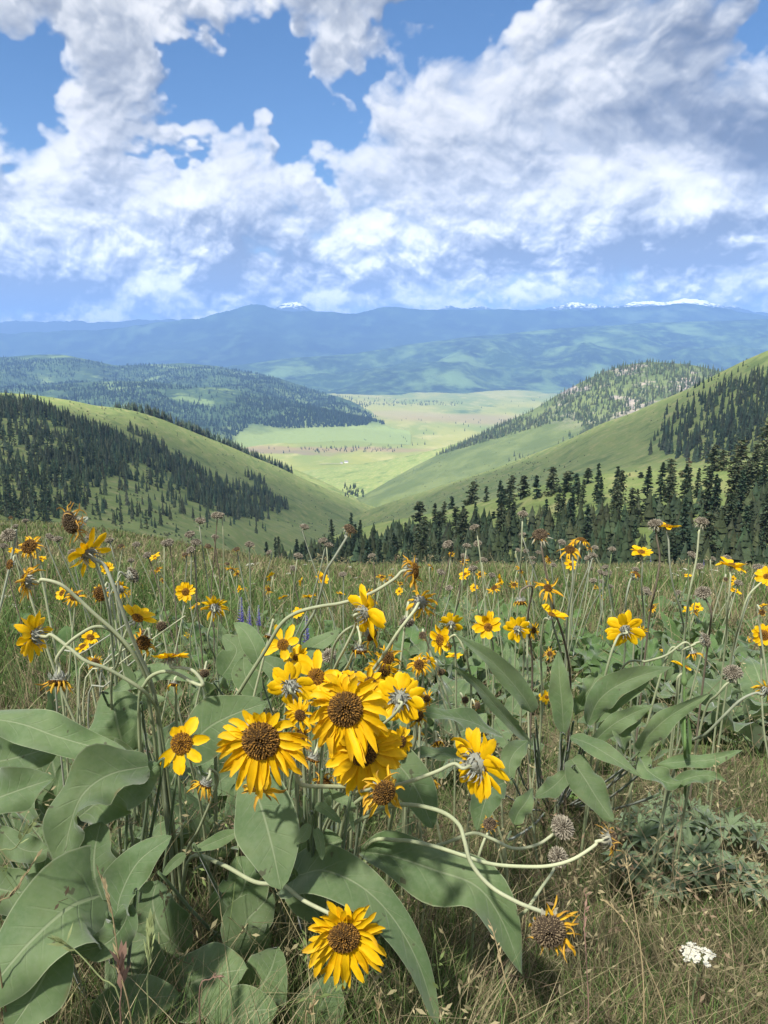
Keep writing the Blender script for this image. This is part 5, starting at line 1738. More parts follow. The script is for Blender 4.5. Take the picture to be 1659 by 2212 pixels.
    F(x, y, 64, 'fresh', (.15, .92, .3), 'flat yellow flower with long petals tallest near the right edge', d=1.5, rd=9, npet=12, stem=[(1578, 1250, 1.5), (1572, 1310, 1.52), (1566, 1400, 1.6)])
    x, y = a6(395, 265)
    F(x, y, 62, 'wilt', (-.1, .65, .6), 'yellow flower with a brown disc on the tall grey stems, facing up', d=1.45, rd=11, npet=13, stem=[(1236, 1200, 1.45), (1237, 1260, 1.46), (1226, 1330, 1.5), (1222, 1420, 1.56)], scol='grey')
    x, y = a6(470, 205)
    F(x, y, 52, 'wilt', (.2, .8, .1), 'twisted pale yellow flower just behind the one with a brown disc', d=1.55, rd=10, npet=12, stem=[(1250, 1200, 1.55), (1235, 1300, 1.6)])
    x, y = a6(205, 172)
    F(x, y, 56, 'dry', (-.15, .55, .4), 'ragged grey head with leftover yellow petals on three tall stems', d=1.4, rd=16, npet=9, bl=2.2, detail=2, stem=[(1170, 1185, 1.4), (1180, 1240, 1.41), (1195, 1310, 1.43), (1215, 1370, 1.46), (1228, 1430, 1.5), (1232, 1500, 1.56)], scol='brown', sr=.0022)
    x, y = a6(820, 425)
    F(x, y, 58, 'wilt', (.45, .6, .1), 'leaning flower with two long orange petals on a thick grey stem', d=1.5, rd=9, angs=[(140, 1.2), (115, 1.0), (0, 1.1), (-15, 1.2), (-30, 1.0)], bl=1.3, stem=[(1362, 1252, 1.5), (1354, 1285, 1.5), (1351, 1320, 1.52), (1350, 1400, 1.6)], scol='grey')
    x, y = a6(80, 600)
    F(x, y, 44, 'hang', (.0, -.9, .2), 'nodding brown head with orange fringe and white woolly top', d=1.35, rd=12, npet=14, bl=1.3, detail=2, stem=[(1130, 1272, 1.36), (1150, 1270, 1.37), (1140, 1340, 1.42), (1150, 1440, 1.5)], scol='brown')
    x, y = a6(1130, 1015)
    F(x, y, 58, 'fresh', (.3, .85, .0), 'half open yellow flower with three wide petals among the right leaves', d=1.25, rd=8, angs=[(85, 1.2), (65, 1.0), (20, 1.1), (5, 1.1), (150, .8)], bl=1.6, stem=[(1464, 1465, 1.25), (1462, 1500, 1.27), (1455, 1560, 1.32)])
    x, y = a6(1180, 930)
    F(x, y, 54, 'hang', (.15, -.85, .2), 'orange flower hanging limp above the half open one', d=1.3, rd=9, npet=10, detail=2, droop=1.6, stem=[(1478, 1388, 1.3), (1440, 1415, 1.31), (1400, 1428, 1.33), (1340, 1450, 1.38)], scol='pale')
    F(1650, 1372, 50, 'fresh', (-.2, .2, .9), 'yellow flower with a brown eye cut by the right border, upper', d=1.5, rd=11, npet=16, detail=2)
    F(1655, 1490, 62, 'wilt', (.5, .3, -.3), 'yellow flower at the right border on a long arching stem', d=1.2, rd=11, bl=1.6, stem=[(1632, 1497, 1.2), (1600, 1512, 1.2), (1565, 1545, 1.21), (1525, 1585, 1.24), (1470, 1625, 1.3)], sr=.0022, scol='grey')
    F(1656, 1245, 48, 'fresh', (-.3, .4, .6), 'yellow flower at the right border above a curving stem', d=1.5, detail=2, stem=[(1640, 1262, 1.5), (1615, 1290, 1.5), (1600, 1340, 1.52), (1580, 1420, 1.6)])
    F(1181, 1506, 34, 'fresh', (.1, .4, .5), 'yellow flower half hidden behind the tall upright leaf', d=1.5, detail=2)
    # --- low on the right
    F(1320, 1813, 92, 'dry', (.8, .15, .05), 'orange dried flower in profile at the end of a long horizontal stem', d=.95, rd=20, npet=20, bl=1.6, droop=.25, cat='flower', name='balsamroot_flower',
      stem=[(1285, 1826, .95), (1240, 1855, .95), (1190, 1870, .95), (1130, 1872, .95), (1060, 1866, .95), (1000, 1848, .95), (930, 1826, .96), (860, 1815, .98), (790, 1830, 1.02)], sr=.0024)
    F(1215, 1787, 46, 'seed', (.25, .55, .7), 'brown seed head at the end of the upper curving stem on the right', d=1.0, detail=3, stem=[(1190, 1806, 1.0), (1160, 1825, 1.0), (1110, 1833, 1.0), (1062, 1812, 1.0), (1020, 1800, 1.0), (960, 1822, 1.01), (880, 1840, 1.03), (800, 1850, 1.06)], sr=.0022)
    F(1058, 1780, 44, 'curl', (-.1, .75, .5), 'small dried head with curled orange rim above the crossing stems', d=1.05, rd=14, detail=2, stem=[(1048, 1810, 1.05), (1034, 1850, 1.05), (1030, 1885, 1.07)])
    F(1205, 1852, 40, 'seed', (.1, .5, .7), 'shadowed seed head behind the long horizontal stem', d=1.08, detail=2, stem=[(1195, 1880, 1.06), (1168, 1920, 1.02), (1138, 1965, 1.0), (1120, 1990, 1.02)], sr=.0022)
    x, y = a6(1435, 1050)
    F(x, y, 36, 'seed', (-.2, .8, .4), 'bristly grey seed head with a collar of bracts among the right leaves', d=1.25, detail=3, stem=[(1572, 1475, 1.25), (1550, 1500, 1.26), (1520, 1545, 1.3)], bl=1.6)
    x, y = a6(1255, 845)
    F(x, y, 30, 'seed', (.8, .3, .2), 'dark round seed head facing right beside the limp orange flower', d=1.3, detail=3, stem=[(1500, 1392, 1.3), (1470, 1405, 1.31), (1440, 1420, 1.32)])
    x, y = a6(1245, 540)
    F(x, y, 30, 'seed', (-.3, .7, .5), 'brown seed head on a curved dark stem in the right meadow', d=1.5, detail=3, stem=[(1522, 1290, 1.5), (1536, 1320, 1.5), (1535, 1345, 1.52), (1528, 1400, 1.6)], scol='brown')
    x, y = a6(1235, 90)
    F(x, y, 27, 'seed', (.1, .95, .2), 'flat topped seed head with one clinging petal, tallest at the right', d=1.5, detail=3, bl=1.8, stem=[(1510, 1150, 1.5), (1504, 1210, 1.51), (1488, 1290, 1.53), (1478, 1380, 1.6)])
    x, y = a6(940, 103)
    F(x, y, 28, 'seed', (-.15, .95, .2), 'grey seed head beside the upright yellow flower on a tall stem', d=1.6, detail=3, bl=1.8, stem=[(1418, 1160, 1.6), (1425, 1210, 1.61), (1414, 1280, 1.63), (1402, 1340, 1.7)], scol='brown')
    x, y = a6(95, 40)
    F(x, y, 20, 'seed', (0, .95, .3), 'small round seed head, the highest over the near wood', d=1.9, detail=2, stem=[(1128, 1140, 1.9), (1126, 1200, 1.92), (1120, 1280, 2.0)])
    # --- brown and grey heads on the left
    for (x4, y4, s, st, face, lab, dd, rdq) in [
        (55, 180, 30, 'seed', (-.1, .5, .8), 'dark brown seed head at the left border of the meadow', 1.2, None), (190, 252, 62, 'wilt', (-.1, .4, .8), 'dark domed head with yellow petals left only on its right side', 1.15, 16),
        (65, 368, 30, 'bud', (-.5, .2, .6), 'grey woolly bud beside the left border', 1.15, 11), (860, 440, 34, 'seed', (.4, .2, -.3), 'grey woolly spent head on a leaning dark stem', 1.35, None),
        (655, 560, 48, 'wilt', (-.3, -.1, .8), 'brown centred flower with few petals in the left tangle', 1.3, 16), (790, 528, 42, 'full', (.2, .2, -.6), 'yellow flower facing away among the left stems', 1.45, 10),
        (405, 555, 34, 'fresh', (-.3, .3, .5), 'small yellow flower left of a wilted pair in the meadow', 1.6, 7), (485, 580, 52, 'wilt', (.1, .3, .5), 'wilted yellow pair of petals behind a crossing left stem', 1.5, 9),
        (590, 845, 38, 'fresh', (.3, .5, .4), 'small yellow flower behind the crossing left stems, upper', 1.5, 8), (540, 905, 34, 'fresh', (-.2, .6, .4), 'small yellow flower behind the crossing left stems, lower', 1.55, 7),
        (620, 1010, 40, 'wilt', (.2, .1, .6), 'drooping yellow flower low in the left grass', 1.4, 9), (1055, 772, 34, 'dry', (.2, -.2, .6), 'grey dried head bending over beside the bent stem', 1.4, 11),
        (1335, 1080, 34, 'dry', (.1, -.3, .6), 'brown withered head behind the bent stem on the left', 1.3, 10), (935, 830, 30, 'dry', (-.2, .2, .6), 'brown crumpled head above the wilted orange one', 1.25, 11)]:
        x, y = a4(x4, y4)
        flower(x, y, s, st, face, lab, d=dd, rd=rdq, detail=2, scol='grey' if st == 'seed' else 'pale')
    for (x5, y5, s, st, face, lab, dd) in [(1080, 1012, 40, 'full', (.0, .5, .8), 'yellow flower with a wide brown disc right of the central clump', 1.2), (1150, 1000, 44, 'fresh', (.6, .4, -.2), 'yellow petals turned right beside the wide brown disc', 1.2),
                                           (1100, 832, 32, 'dry', (-.3, .3, .5), 'brown crumpled flower on a leaning stem right of the clump', 1.2), (1000, 742, 30, 'seed', (.0, -.6, .4), 'grey brown drooping seed head under the orange twisted flower', 1.2),
                                           (1225, 1072, 32, 'dry', (.2, -.2, .4), 'tan dried flower low at the right side of the clump', 1.25), (1380, 1255, 30, 'dry', (.1, .1, .6), 'rust brown dried flower over the dark right leaves', 1.25),
                                           (1460, 1290, 30, 'dry', (.4, .1, .5), 'second rust brown dried flower over the dark right leaves', 1.3), (1130, 1245, 44, 'wilt', (.3, .1, .5), 'yellow flower at the right shoulder of the seen from behind one', 1.1),
                                           (95, 840, 34, 'bud', (-.2, -.7, .3), 'half closed orange bud hanging left of the four petalled flower', 1.15), (490, 965, 30, 'seed', (-.3, .4, .5), 'dull brown seed head behind the four petalled flower', 1.2)]:
        x, y = a5(x5, y5)
        flower(x, y, s, st, face, lab, d=dd, detail=2)
    for (x6, y6, s, st, face, lab, dd) in [(165, 780, 40, 'full', (.5, .0, .6), 'drooping yellow flower behind the narrow petalled one', 1.4), (850, 795, 36, 'full', (.3, -.1, .6), 'yellow flower peeping out right of the one seen from behind', 1.4),
                                           (1620, 665, 26, 'bud', (.0, .2, .7), 'white woolly bud near the right border', 1.4), (1390, 455, 18, 'dry', (.0, .3, .6), 'small brown dried head below the flat yellow flower', 1.7)]:
        x, y = a6(x6, y6)
        flower(x, y, s, st, face, lab, d=dd, detail=2)
    for (x, y, s, lab) in [(903, 1585, 40, 'yellow flower deep in the shade under the right leaves, upper'), (945, 1605, 44, 'yellow flower deep in the shade under the right leaves, lower'), (930, 1690, 60, 'yellow flower hidden low behind the one in side view')]:
        flower(x, y, s, 'hang', (.2, -.5, .5), lab, d=1.25, detail=2)
    # bare stems crossing in the left tangle
    for i, pts in enumerate([[(330, 1370), (280, 1395), (220, 1440), (170, 1480)], [(300, 1330), (240, 1370), (180, 1410), (120, 1460)], [(400, 1330), (330, 1380), (250, 1440), (180, 1500)], [(350, 1390), (300, 1420), (230, 1480), (190, 1530)],
                             [(262, 1240), (235, 1300), (242, 1380), (235, 1480)], [(236, 1260), (240, 1350), (250, 1400), (215, 1500)]]):
        w = [P(x, y, 1.15 + .02 * k) for k, (x, y) in enumerate(pts)]
        g = w[-1] + np.array([-.02, .04, 0]); g[2] = float(ground_z(g[0], g[1])) - .01
        o = empty('bare_stem', tuple(g), ('thin pale broken stem, uppermost of those leaning left across the left tangle', 'thin grey broken stem leaning steeply across the left tangle', 'longest pale broken stem crossing the left tangle low down', 'lowest grey broken stem in the left tangle', 'upright pale bare stem in the left tangle', 'upright grey bare stem in the left tangle')[i], 'stem', 'bare stems of the left tangle')
        path = spline(np.array(w + [g]) - g, 18)
        V, F_ = tube_arrays(path, np.linspace(.0011, .0016, 18), 6)
        link('stem', mesh('stem', V, [F_], m_stem, True, np.tile(STEM_C['grey' if i % 2 else 'pale'], (len(V), 1))), o)


near_flowers()


def meadow_flowers():
    seeds4 = [(325, 190, 25), (165, 85, 18), (375, 205, 26), (715, 215, 25), (890, 240, 22), (585, 190, 24), (470, 290, 24), (1085, 235, 28), (1105, 225, 26), (1240, 175, 28), (1310, 85, 28), (1410, 50, 28), (1437, 52, 26), (1405, 190, 20),
              (1280, 225, 28), (1250, 275, 28), (1630, 240, 26), (960, 310, 24), (855, 345, 20), (20, 250, 24), (100, 120, 16)]
    dry4 = [(790, 248, 26), (1210, 305, 28), (1360, 250, 28), (1545, 270, 28), (1485, 365, 20), (70, 60, 16)]
    seeds5 = [(330, 125, 26), (450, 215, 26), (487, 243, 26), (100, 290, 17), (290, 315, 26), (770, 315, 22), (1265, 240, 30), (1390, 250, 24), (1440, 130, 28), (1462, 235, 24), (580, 435, 22), (255, 395, 20), (1220, 420, 24), (1430, 400, 28),
              (1375, 318, 22), (1275, 525, 22), (1500, 340, 22), (1050, 345, 20), (1555, 440, 20)]
    seeds6 = [(95, 170, 18), (345, 220, 22), (555, 255, 20), (665, 265, 22), (65, 270, 16), (115, 275, 16), (195, 285, 16), (1175, 300, 26), (1220, 375, 24), (1398, 320, 24), (1595, 380, 28), (1310, 325, 16), (890, 540, 25), (620, 380, 20), (590, 410, 20),
              (615, 422, 20), (642, 415, 20), (545, 465, 22), (510, 320, 22), (545, 305, 24), (1470, 480, 24), (1085, 540, 18), (160, 320, 16), (155, 350, 16), (290, 365, 18), (655, 500, 16), (600, 470, 16), (530, 385, 14), (815, 395, 22), (880, 520, 20)]
    rng = np.random.default_rng(3)
    for conv, lst, st, lab, grp in ((a4, seeds4, 'seed', 'grey brown seed head standing on a thin stalk over the left meadow', 'seed heads over the left meadow'),
                                    (a5, seeds5, 'seed', 'grey brown seed head on a thin stalk below the near wood', 'seed heads below the near wood'),
                                    (a6, seeds6, 'seed', 'grey seed head on a pale stalk in the right meadow', 'seed heads in the right meadow'),
                                    (a4, dry4, 'dry', 'dried head with papery tan petals in the left meadow', 'dried heads in the left meadow')):
        for (x, y, s) in lst:
            px, py = conv(x, y)
            flower(px, py, s * .36 * (2.6 if st == 'dry' else 2.0), st, (rng.normal(0, .3), .9, rng.uniform(0, .6)), lab, grp, scol=('grey', 'pale', 'brown')[int(rng.integers(3))] if conv is not a6 else ('pale', 'grey', 'green')[int(rng.integers(3))], D=.034 if st == 'seed' else .055, detail=1, bl=1.6)
    yel4 = [(1010, 318, 40, 'fresh'), (1030, 402, 40, 'wilt'), (1515, 400, 50, 'wilt'), (90, 280, 35, 'fresh'), (265, 330, 40, 'fresh'), (700, 392, 44, 'fresh'), (510, 685, 22, 'fresh'), (75, 950, 30, 'fresh'), (145, 990, 32, 'fresh'), (570, 1200, 28, 'fresh'), (840, 562, 34, 'wilt'), (1062, 475, 28, 'wilt'), (240, 235, 30, 'wilt')]
    yel5 = [(445, 460, 52, 'fresh'), (360, 578, 52, 'fresh'), (1370, 350, 40, 'wilt'), (1380, 432, 48, 'fresh'), (1480, 432, 40, 'wilt'), (1570, 522, 60, 'wilt'), (1605, 470, 40, 'fresh'), (865, 472, 38, 'wilt'), (905, 452, 40, 'wilt'), (1290, 300, 26, 'wilt'), (1160, 385, 30, 'wilt')]
    yel6 = [(400, 360, 44, 'fresh'), (1450, 530, 46, 'fresh'), (1150, 650, 44, 'fresh'), (1208, 632, 40, 'fresh'), (1150, 792, 22, 'wilt'), (1436, 452, 26, 'fresh'), (80, 400, 44, 'wilt'), (40, 490, 44, 'wilt'), (130, 482, 34, 'wilt'), (600, 570, 26, 'wilt'), (520, 260, 30, 'wilt'), (260, 330, 34, 'wilt'), (560, 505, 24, 'wilt'), (1170, 610, 20, 'fresh')]
    for conv, lst, nm in ((a4, yel4, 'left'), (a5, yel5, 'middle'), (a6, yel6, 'right')):
        for (x, y, s, st) in lst:
            px, py = conv(x, y)
            flower(px, py, s * .66, st, (rng.normal(0, .5), rng.uniform(.2, .9), rng.uniform(-.2, .8)), ('small bright yellow flower dotted among the grass of the %s meadow' if st == 'fresh' else 'small wilted orange yellow flower among the grass of the %s meadow') % nm,
                   ('yellow flowers of the %s meadow' if st == 'fresh' else 'wilted flowers of the %s meadow') % nm, D=.068, detail=1)


def scattered_blooms():
    """the many small flowers between the grass and the leaf beds, back to the brow"""
    rng = np.random.default_rng(15)
    for i in range(46):
        px = rng.uniform(15, 1650)
        py = rng.uniform(1225, 1430) if px > 880 or px < 420 else rng.uniform(1225, 1330)
        st = 'fresh' if rng.random() < .66 else 'wilt'
        side = 'left' if px < 550 else 'middle' if px < 1100 else 'right'
        flower(px, py, rng.uniform(18, 34) * (.7 + (py - 1225) / 400), st, (rng.normal(0, .5), rng.uniform(.2, .9), rng.uniform(-.3, .9)), ('small bright yellow flower dotted among the grass of the %s meadow' if st == 'fresh' else 'small wilted orange yellow flower among the grass of the %s meadow') % side,
               ('yellow flowers of the %s meadow' if st == 'fresh' else 'wilted flowers of the %s meadow') % side, D=.068, detail=1)


meadow_flowers()
scattered_blooms()


def leaves():
    L = hero_leaf
    ga = ground_hit(230, 2080)
    A = empty('balsamroot_plant', tuple(ga), 'big plant of broad wavy grey green leaves filling the lower left corner', 'plant')
    L(A, [(-70, 1545, 1.02), (40, 1562, 1.0), (120, 1590, .99), (200, 1612, .98), (272, 1622, .97)], 46, 'lance', (.1, .45, .88), .1, 0.64, 1.2)
    L(A, [(270, 1625, 1.12), (255, 1570, 1.12), (246, 1525, 1.13), (240, 1482, 1.14)], 66, 'oval', (-.1, .2, .95), .15, 0.32, 1.0)
    L(A, [(395, 1640, 1.05), (440, 1580, 1.03), (500, 1545, 1.02), (575, 1518, 1.02)], 56, 'oval', (-.2, .3, .9), .1, 0.19, 1.0)
    L(A, [(320, 1655, .93), (240, 1672, .90), (180, 1715, .88), (150, 1790, .87), (134, 1888, .85)], 66, 'oval', (-.25, .35, .9), .55, 0.56, 2.2)
    L(A, [(170, 1765, .96), (230, 1718, .94), (290, 1690, .93), (345, 1650, .94)], 58, 'oval', (.25, .3, .9), .35, 0.72, 2.2)
    L(A, [(300, 1700, 1.0), (270, 1660, 1.0), (240, 1630, 1.01), (230, 1615, 1.02)], 40, 'oval', (.1, .4, .9), .3, 0.64, 2.0)
    L(A, [(-60, 1745, .95), (0, 1722, .94), (60, 1700, .94), (118, 1682, .95)], 54, 'oval', (.1, .55, .8), .45, 0.56, 1.6)
    L(A, [(-40, 1650, 1.08), (20, 1640, 1.07), (90, 1620, 1.06), (130, 1600, 1.06)], 48, 'oval', (.0, .5, .85), .3, 0.48, 1.6)
    L(A, [(0, 1790, .92), (40, 1830, .9), (80, 1840, .9), (110, 1830, .9)], 34, 'lance', (.1, .6, .7), .3, 0.48, 2.0)
    L(A, [(215, 1935, .86), (150, 1960, .83), (70, 2030, .80), (0, 2110, .78), (-60, 2190, .77)], 112, 'arrow', (-.15, .35, .92), .18, 0.35, 1.2, label='largest wavy leaf reaching into the lower left corner')
    L(A, [(222, 1945, .86), (205, 1895, .86), (205, 1835, .87), (218, 1775, .88)], 72, 'oval', (-.15, .15, .95), .30, 0.40, 1.2)
    L(A, [(250, 1985, .84), (262, 1930, .84), (300, 1860, .84), (372, 1806, .85)], 46, 'oval', (-.3, .3, .9), .30, 0.48, 1.4)
    L(A, [(280, 1955, .83), (265, 2000, .83), (225, 2040, .82), (150, 2060, .82)], 40, 'lance', (.2, .3, .9), .2, 0.80, 2.0)
    L(A, [(120, 2050, .82), (95, 2110, .80), (60, 2170, .79), (20, 2230, .78)], 64, 'oval', (.1, .3, .95), .1, 0.24, 1.2)
    L(A, [(-40, 1900, .92), (0, 1920, .9), (60, 1925, .89), (100, 1890, .9)], 50, 'oval', (0, .4, .9), .3, 0.56, 1.6)
    L(A, [(20, 2000, .9), (60, 1960, .92), (90, 1900, .94), (100, 1850, .95)], 56, 'oval', (.1, .2, .95), .2, 0.32, 1.2)
    L(A, [(368, 2150, .96), (410, 2125, .95), (465, 2105, .94), (536, 2092, .93)], 74, 'oval', (.0, .75, .65), .15, 0.19, 1.0)
    L(A, [(400, 2060, 1.02), (350, 2010, 1.02), (330, 1950, 1.04), (340, 1900, 1.06)], 60, 'oval', (.0, .4, .9), .2, 0.32, 1.2)
    L(A, [(330, 2190, .94), (300, 2120, .95), (280, 2060, .97), (290, 2010, 1.0)], 70, 'oval', (.1, .3, .95), .15, 0.24, 1.2)
    L(A, [(230, 2250, .9), (260, 2190, .9), (300, 2160, .9), (390, 2150, .9)], 60, 'oval', (.0, .6, .8), .15, 0.24, 1.2)
    L(A, [(540, 2190, .96), (560, 2140, .95), (585, 2095, .95), (600, 2045, .95)], 62, 'oval', (-.1, .55, .85), .12, 0.19, 1.0)
    L(A, [(640, 2260, .95), (670, 2210, .95), (700, 2160, .95), (720, 2110, .96)], 60, 'oval', (.0, .5, .85), .15, 0.24, 1.0)
    L(A, [(460, 2250, .9), (500, 2210, .9), (540, 2185, .9), (600, 2180, .9)], 60, 'oval', (.0, .6, .8), .15, 0.24, 1.0)
    L(A, [(480, 1990, 1.05), (510, 1950, 1.04), (530, 1900, 1.04), (510, 1850, 1.05)], 56, 'oval', (.1, .3, .95), .2, 0.19, 1.0)
    L(A, [(560, 2060, 1.02), (530, 2000, 1.02), (560, 1960, 1.03), (590, 1930, 1.05)], 50, 'oval', (.1, .5, .85), .2, 0.19, 1.0)
    gb = ground_hit(660, 2000)
    B = empty('balsamroot_plant', tuple(gb), 'plant with large dark veined leaves under the central flowers', 'plant')
    L(B, [(645, 1890, .97), (700, 1880, .93), (780, 1915, .90), (850, 1985, .88), (905, 2085, .86), (946, 2215, .85)], 76, 'arrow', (.28, .62, .72), .38, .10, 1.0, asym=.75, label='longest dark leaf with curved veins, pointing down to the right')
    L(B, [(780, 1840, 1.02), (850, 1850, 1.0), (940, 1880, .98), (1030, 1915, .96), (1085, 1990, .95), (1128, 2105, .94)], 66, 'lance', (-.1, .72, .65), .20, .42, 1.6, label='broad wavy leaf curling over at its right end')
    L(B, [(540, 1680, .95), (565, 1745, .92), (588, 1830, .89), (607, 1922, .87)], 72, 'oval', (-.1, .2, .97), .10, .10, 1.0, label='smooth leaf hanging point down below the largest drooping flower')
    L(B, [(820, 1622, 1.0), (868, 1660, .98), (905, 1715, .97), (935, 1790, .96)], 48, 'oval', (.2, .35, .9), .15, .10, 1.0)
    L(B, [(640, 1900, 1.0), (640, 1860, 1.0), (690, 1830, 1.0), (740, 1815, 1.0)], 50, 'oval', (-.1, .45, .85), .25, .2, 1.2)
    L(B, [(690, 1980, 1.0), (655, 1930, 1.0), (660, 1870, 1.03), (690, 1800, 1.05)], 42, 'oval', (.0, .3, .95), .2, .15, 1.0)
    for pts, hw in [([(706, 1711, .9), (740, 1725, .9), (771, 1748, .89)], 11), ([(682, 1738, .9), (708, 1752, .89), (737, 1778, .88)], 12), ([(668, 1780, .9), (655, 1805, .89), (635, 1824, .88)], 13), ([(682, 1790, .9), (692, 1822, .89), (696, 1858, .88)], 11),
                    ([(758, 1752, .88), (760, 1775, .88), (766, 1798, .87)], 5), ([(702, 1700, .9), (708, 1722, .89), (713, 1742, .89)], 8), ([(510, 1798, .98), (465, 1818, .97), (415, 1838, .96)], 15), ([(400, 1845, .95), (375, 1865, .94), (350, 1895, .93)], 11), ([(330, 1905, .93), (315, 1920, .93), (300, 1925, .92)], 10)]:
        L(B, pts, hw, 'oval', (.1, .4, .9), .2, .1, 1.0)
    # leaves by the left and middle stems
    gc = ground_hit(330, 1620)
    D_ = empty('balsamroot_plant', tuple(gc), 'narrow leaved plant among the leaning stems on the left', 'plant')
    L(D_, [(245, 1492, 1.10), (300, 1465, 1.08), (350, 1452, 1.07), (436, 1474, 1.06)], 26, 'lance', (.0, .6, .8), .2, .15, 1.0)
    L(D_, [(296, 1500, 1.08), (280, 1460, 1.08), (264, 1428, 1.08)], 10, 'lance', (.3, .2, .9), .2, .15, 1.0)
    L(D_, [(240, 1560, 1.15), (300, 1520, 1.15), (360, 1510, 1.15)], 26, 'lance', (.0, .6, .8), .2, .15, 1.0)
    ge = ground_hit(640, 1560)
    E = empty('balsamroot_plant', tuple(ge), 'upright leaves just left of the four petalled flower', 'plant')
    L(E, [(640, 1440, 1.25), (670, 1402, 1.25), (705, 1380, 1.25), (736, 1360, 1.26)], 20, 'lance', (-.2, .4, .9), .2, .15, 1.0)
    L(E, [(480, 1460, 1.4), (500, 1430, 1.4), (510, 1400, 1.41), (480, 1372, 1.42)], 32, 'oval', (.1, .3, .9), .2, .15, 1.0)
    L(E, [(560, 1440, 1.4), (550, 1400, 1.4), (530, 1365, 1.41), (505, 1345, 1.42)], 26, 'lance', (.2, .3, .9), .2, .15, 1.0)
    L(E, [(555, 1500, 1.3), (530, 1460, 1.3), (525, 1420, 1.31)], 30, 'oval', (.1, .3, .9), .2, .15, 1.0)
    L(E, [(620, 1500, 1.3), (600, 1450, 1.3), (560, 1420, 1.31)], 26, 'oval', (.1, .4, .9), .2, .15, 1.0)
    # the plant of long sword shaped leaves on the right
    gr = ground_hit(1205, 1655)
    Rr_ = empty('balsamroot_plant', tuple(gr), 'plant of long pointed leaves radiating upward right of the central flowers', 'plant')
    for pts, hw, face, fold, wave in [
        ([(1150, 1540, 1.3), (1127, 1500, 1.28), (1066, 1432, 1.25), (984, 1370, 1.22)], 30, (-.25, .45, .85), .35, .15),
        ([(1150, 1610, 1.3), (1088, 1545, 1.26), (1033, 1482, 1.23), (977, 1437, 1.21)], 19, (-.3, .4, .85), .6, .1),
        ([(1218, 1585, 1.28), (1214, 1520, 1.27), (1209, 1465, 1.27), (1206, 1405, 1.28)], 27, (-.25, .1, .95), .3, .12),
        ([(1270, 1565, 1.28), (1296, 1510, 1.27), (1355, 1470, 1.26), (1452, 1440, 1.25)], 32, (.1, .45, .85), .3, .15),
        ([(1285, 1560, 1.28), (1330, 1520, 1.27), (1390, 1470, 1.27), (1410, 1432, 1.28)], 16, (.3, .35, .85), .5, .1),
        ([(1245, 1545, 1.33), (1262, 1505, 1.33), (1282, 1475, 1.33), (1290, 1448, 1.34)], 24, (.1, .2, .95), .25, .45),
        ([(1275, 1610, 1.26), (1320, 1568, 1.24), (1365, 1542, 1.23), (1410, 1524, 1.22)], 25, (.1, .4, .9), .2, .12),
        ([(1375, 1632, 1.24), (1400, 1590, 1.22), (1450, 1545, 1.20), (1535, 1497, 1.19)], 28, (.1, .35, .9), .3, .15),
        ([(1232, 1592, 1.22), (1275, 1608, 1.19), (1325, 1638, 1.16), (1386, 1677, 1.14)], 24, (-.1, .75, .65), .1, .1),
        ([(1085, 1592, 1.22), (1020, 1560, 1.2), (960, 1546, 1.18), (895, 1532, 1.17)], 26, (-.1, .75, .65), .2, .12),
        ([(1010, 1640, 1.2), (960, 1628, 1.18), (910, 1632, 1.16), (865, 1645, 1.15)], 20, (.0, .75, .65), .2, .15),
        ([(1140, 1600, 1.22), (1112, 1625, 1.2), (1100, 1655, 1.19), (1105, 1695, 1.18)], 26, (-.1, .4, .9), .2, .15),
        ([(1090, 1690, 1.15), (1060, 1705, 1.14), (1045, 1740, 1.13), (1030, 1795, 1.12)], 38, (-.15, .35, .92), .2, .15),
        ([(1110, 1780, 1.12), (1120, 1755, 1.12), (1138, 1730, 1.12), (1152, 1702, 1.13)], 22, (.1, .3, .95), .2, .15),
        ([(1235, 1640, 1.22), (1262, 1680, 1.19), (1290, 1725, 1.17), (1325, 1775, 1.15)], 40, (.05, .4, .9), .15, .2),
        ([(1225, 1668, 1.2), (1205, 1690, 1.19), (1180, 1710, 1.18), (1155, 1722, 1.17)], 22, (.0, .6, .75), .15, .15),
        ([(1350, 1620, 1.24), (1340, 1585, 1.24), (1360, 1560, 1.24), (1390, 1545, 1.25)], 24, (.1, .4, .9), .3, .3),
        ([(1385, 1640, 1.2), (1400, 1665, 1.18), (1440, 1690, 1.17), (1475, 1690, 1.16)], 26, (.1, .6, .75), .3, .4),
        ([(1420, 1650, 1.2), (1480, 1645, 1.19), (1540, 1640, 1.18), (1605, 1620, 1.17)], 20, (.1, .6, .75), .2, .2),
        ([(1440, 1700, 1.18), (1490, 1680, 1.17), (1530, 1675, 1.17), (1570, 1690, 1.16)], 18, (.1, .6, .75), .2, .3)]:
        L(Rr_, pts, hw, 'lance' if hw < 34 else 'oval', face, fold + .12, wave * 2.0 + .08, 1.9, asym=.82 + .36 * ((hw * 7) % 5) / 5)
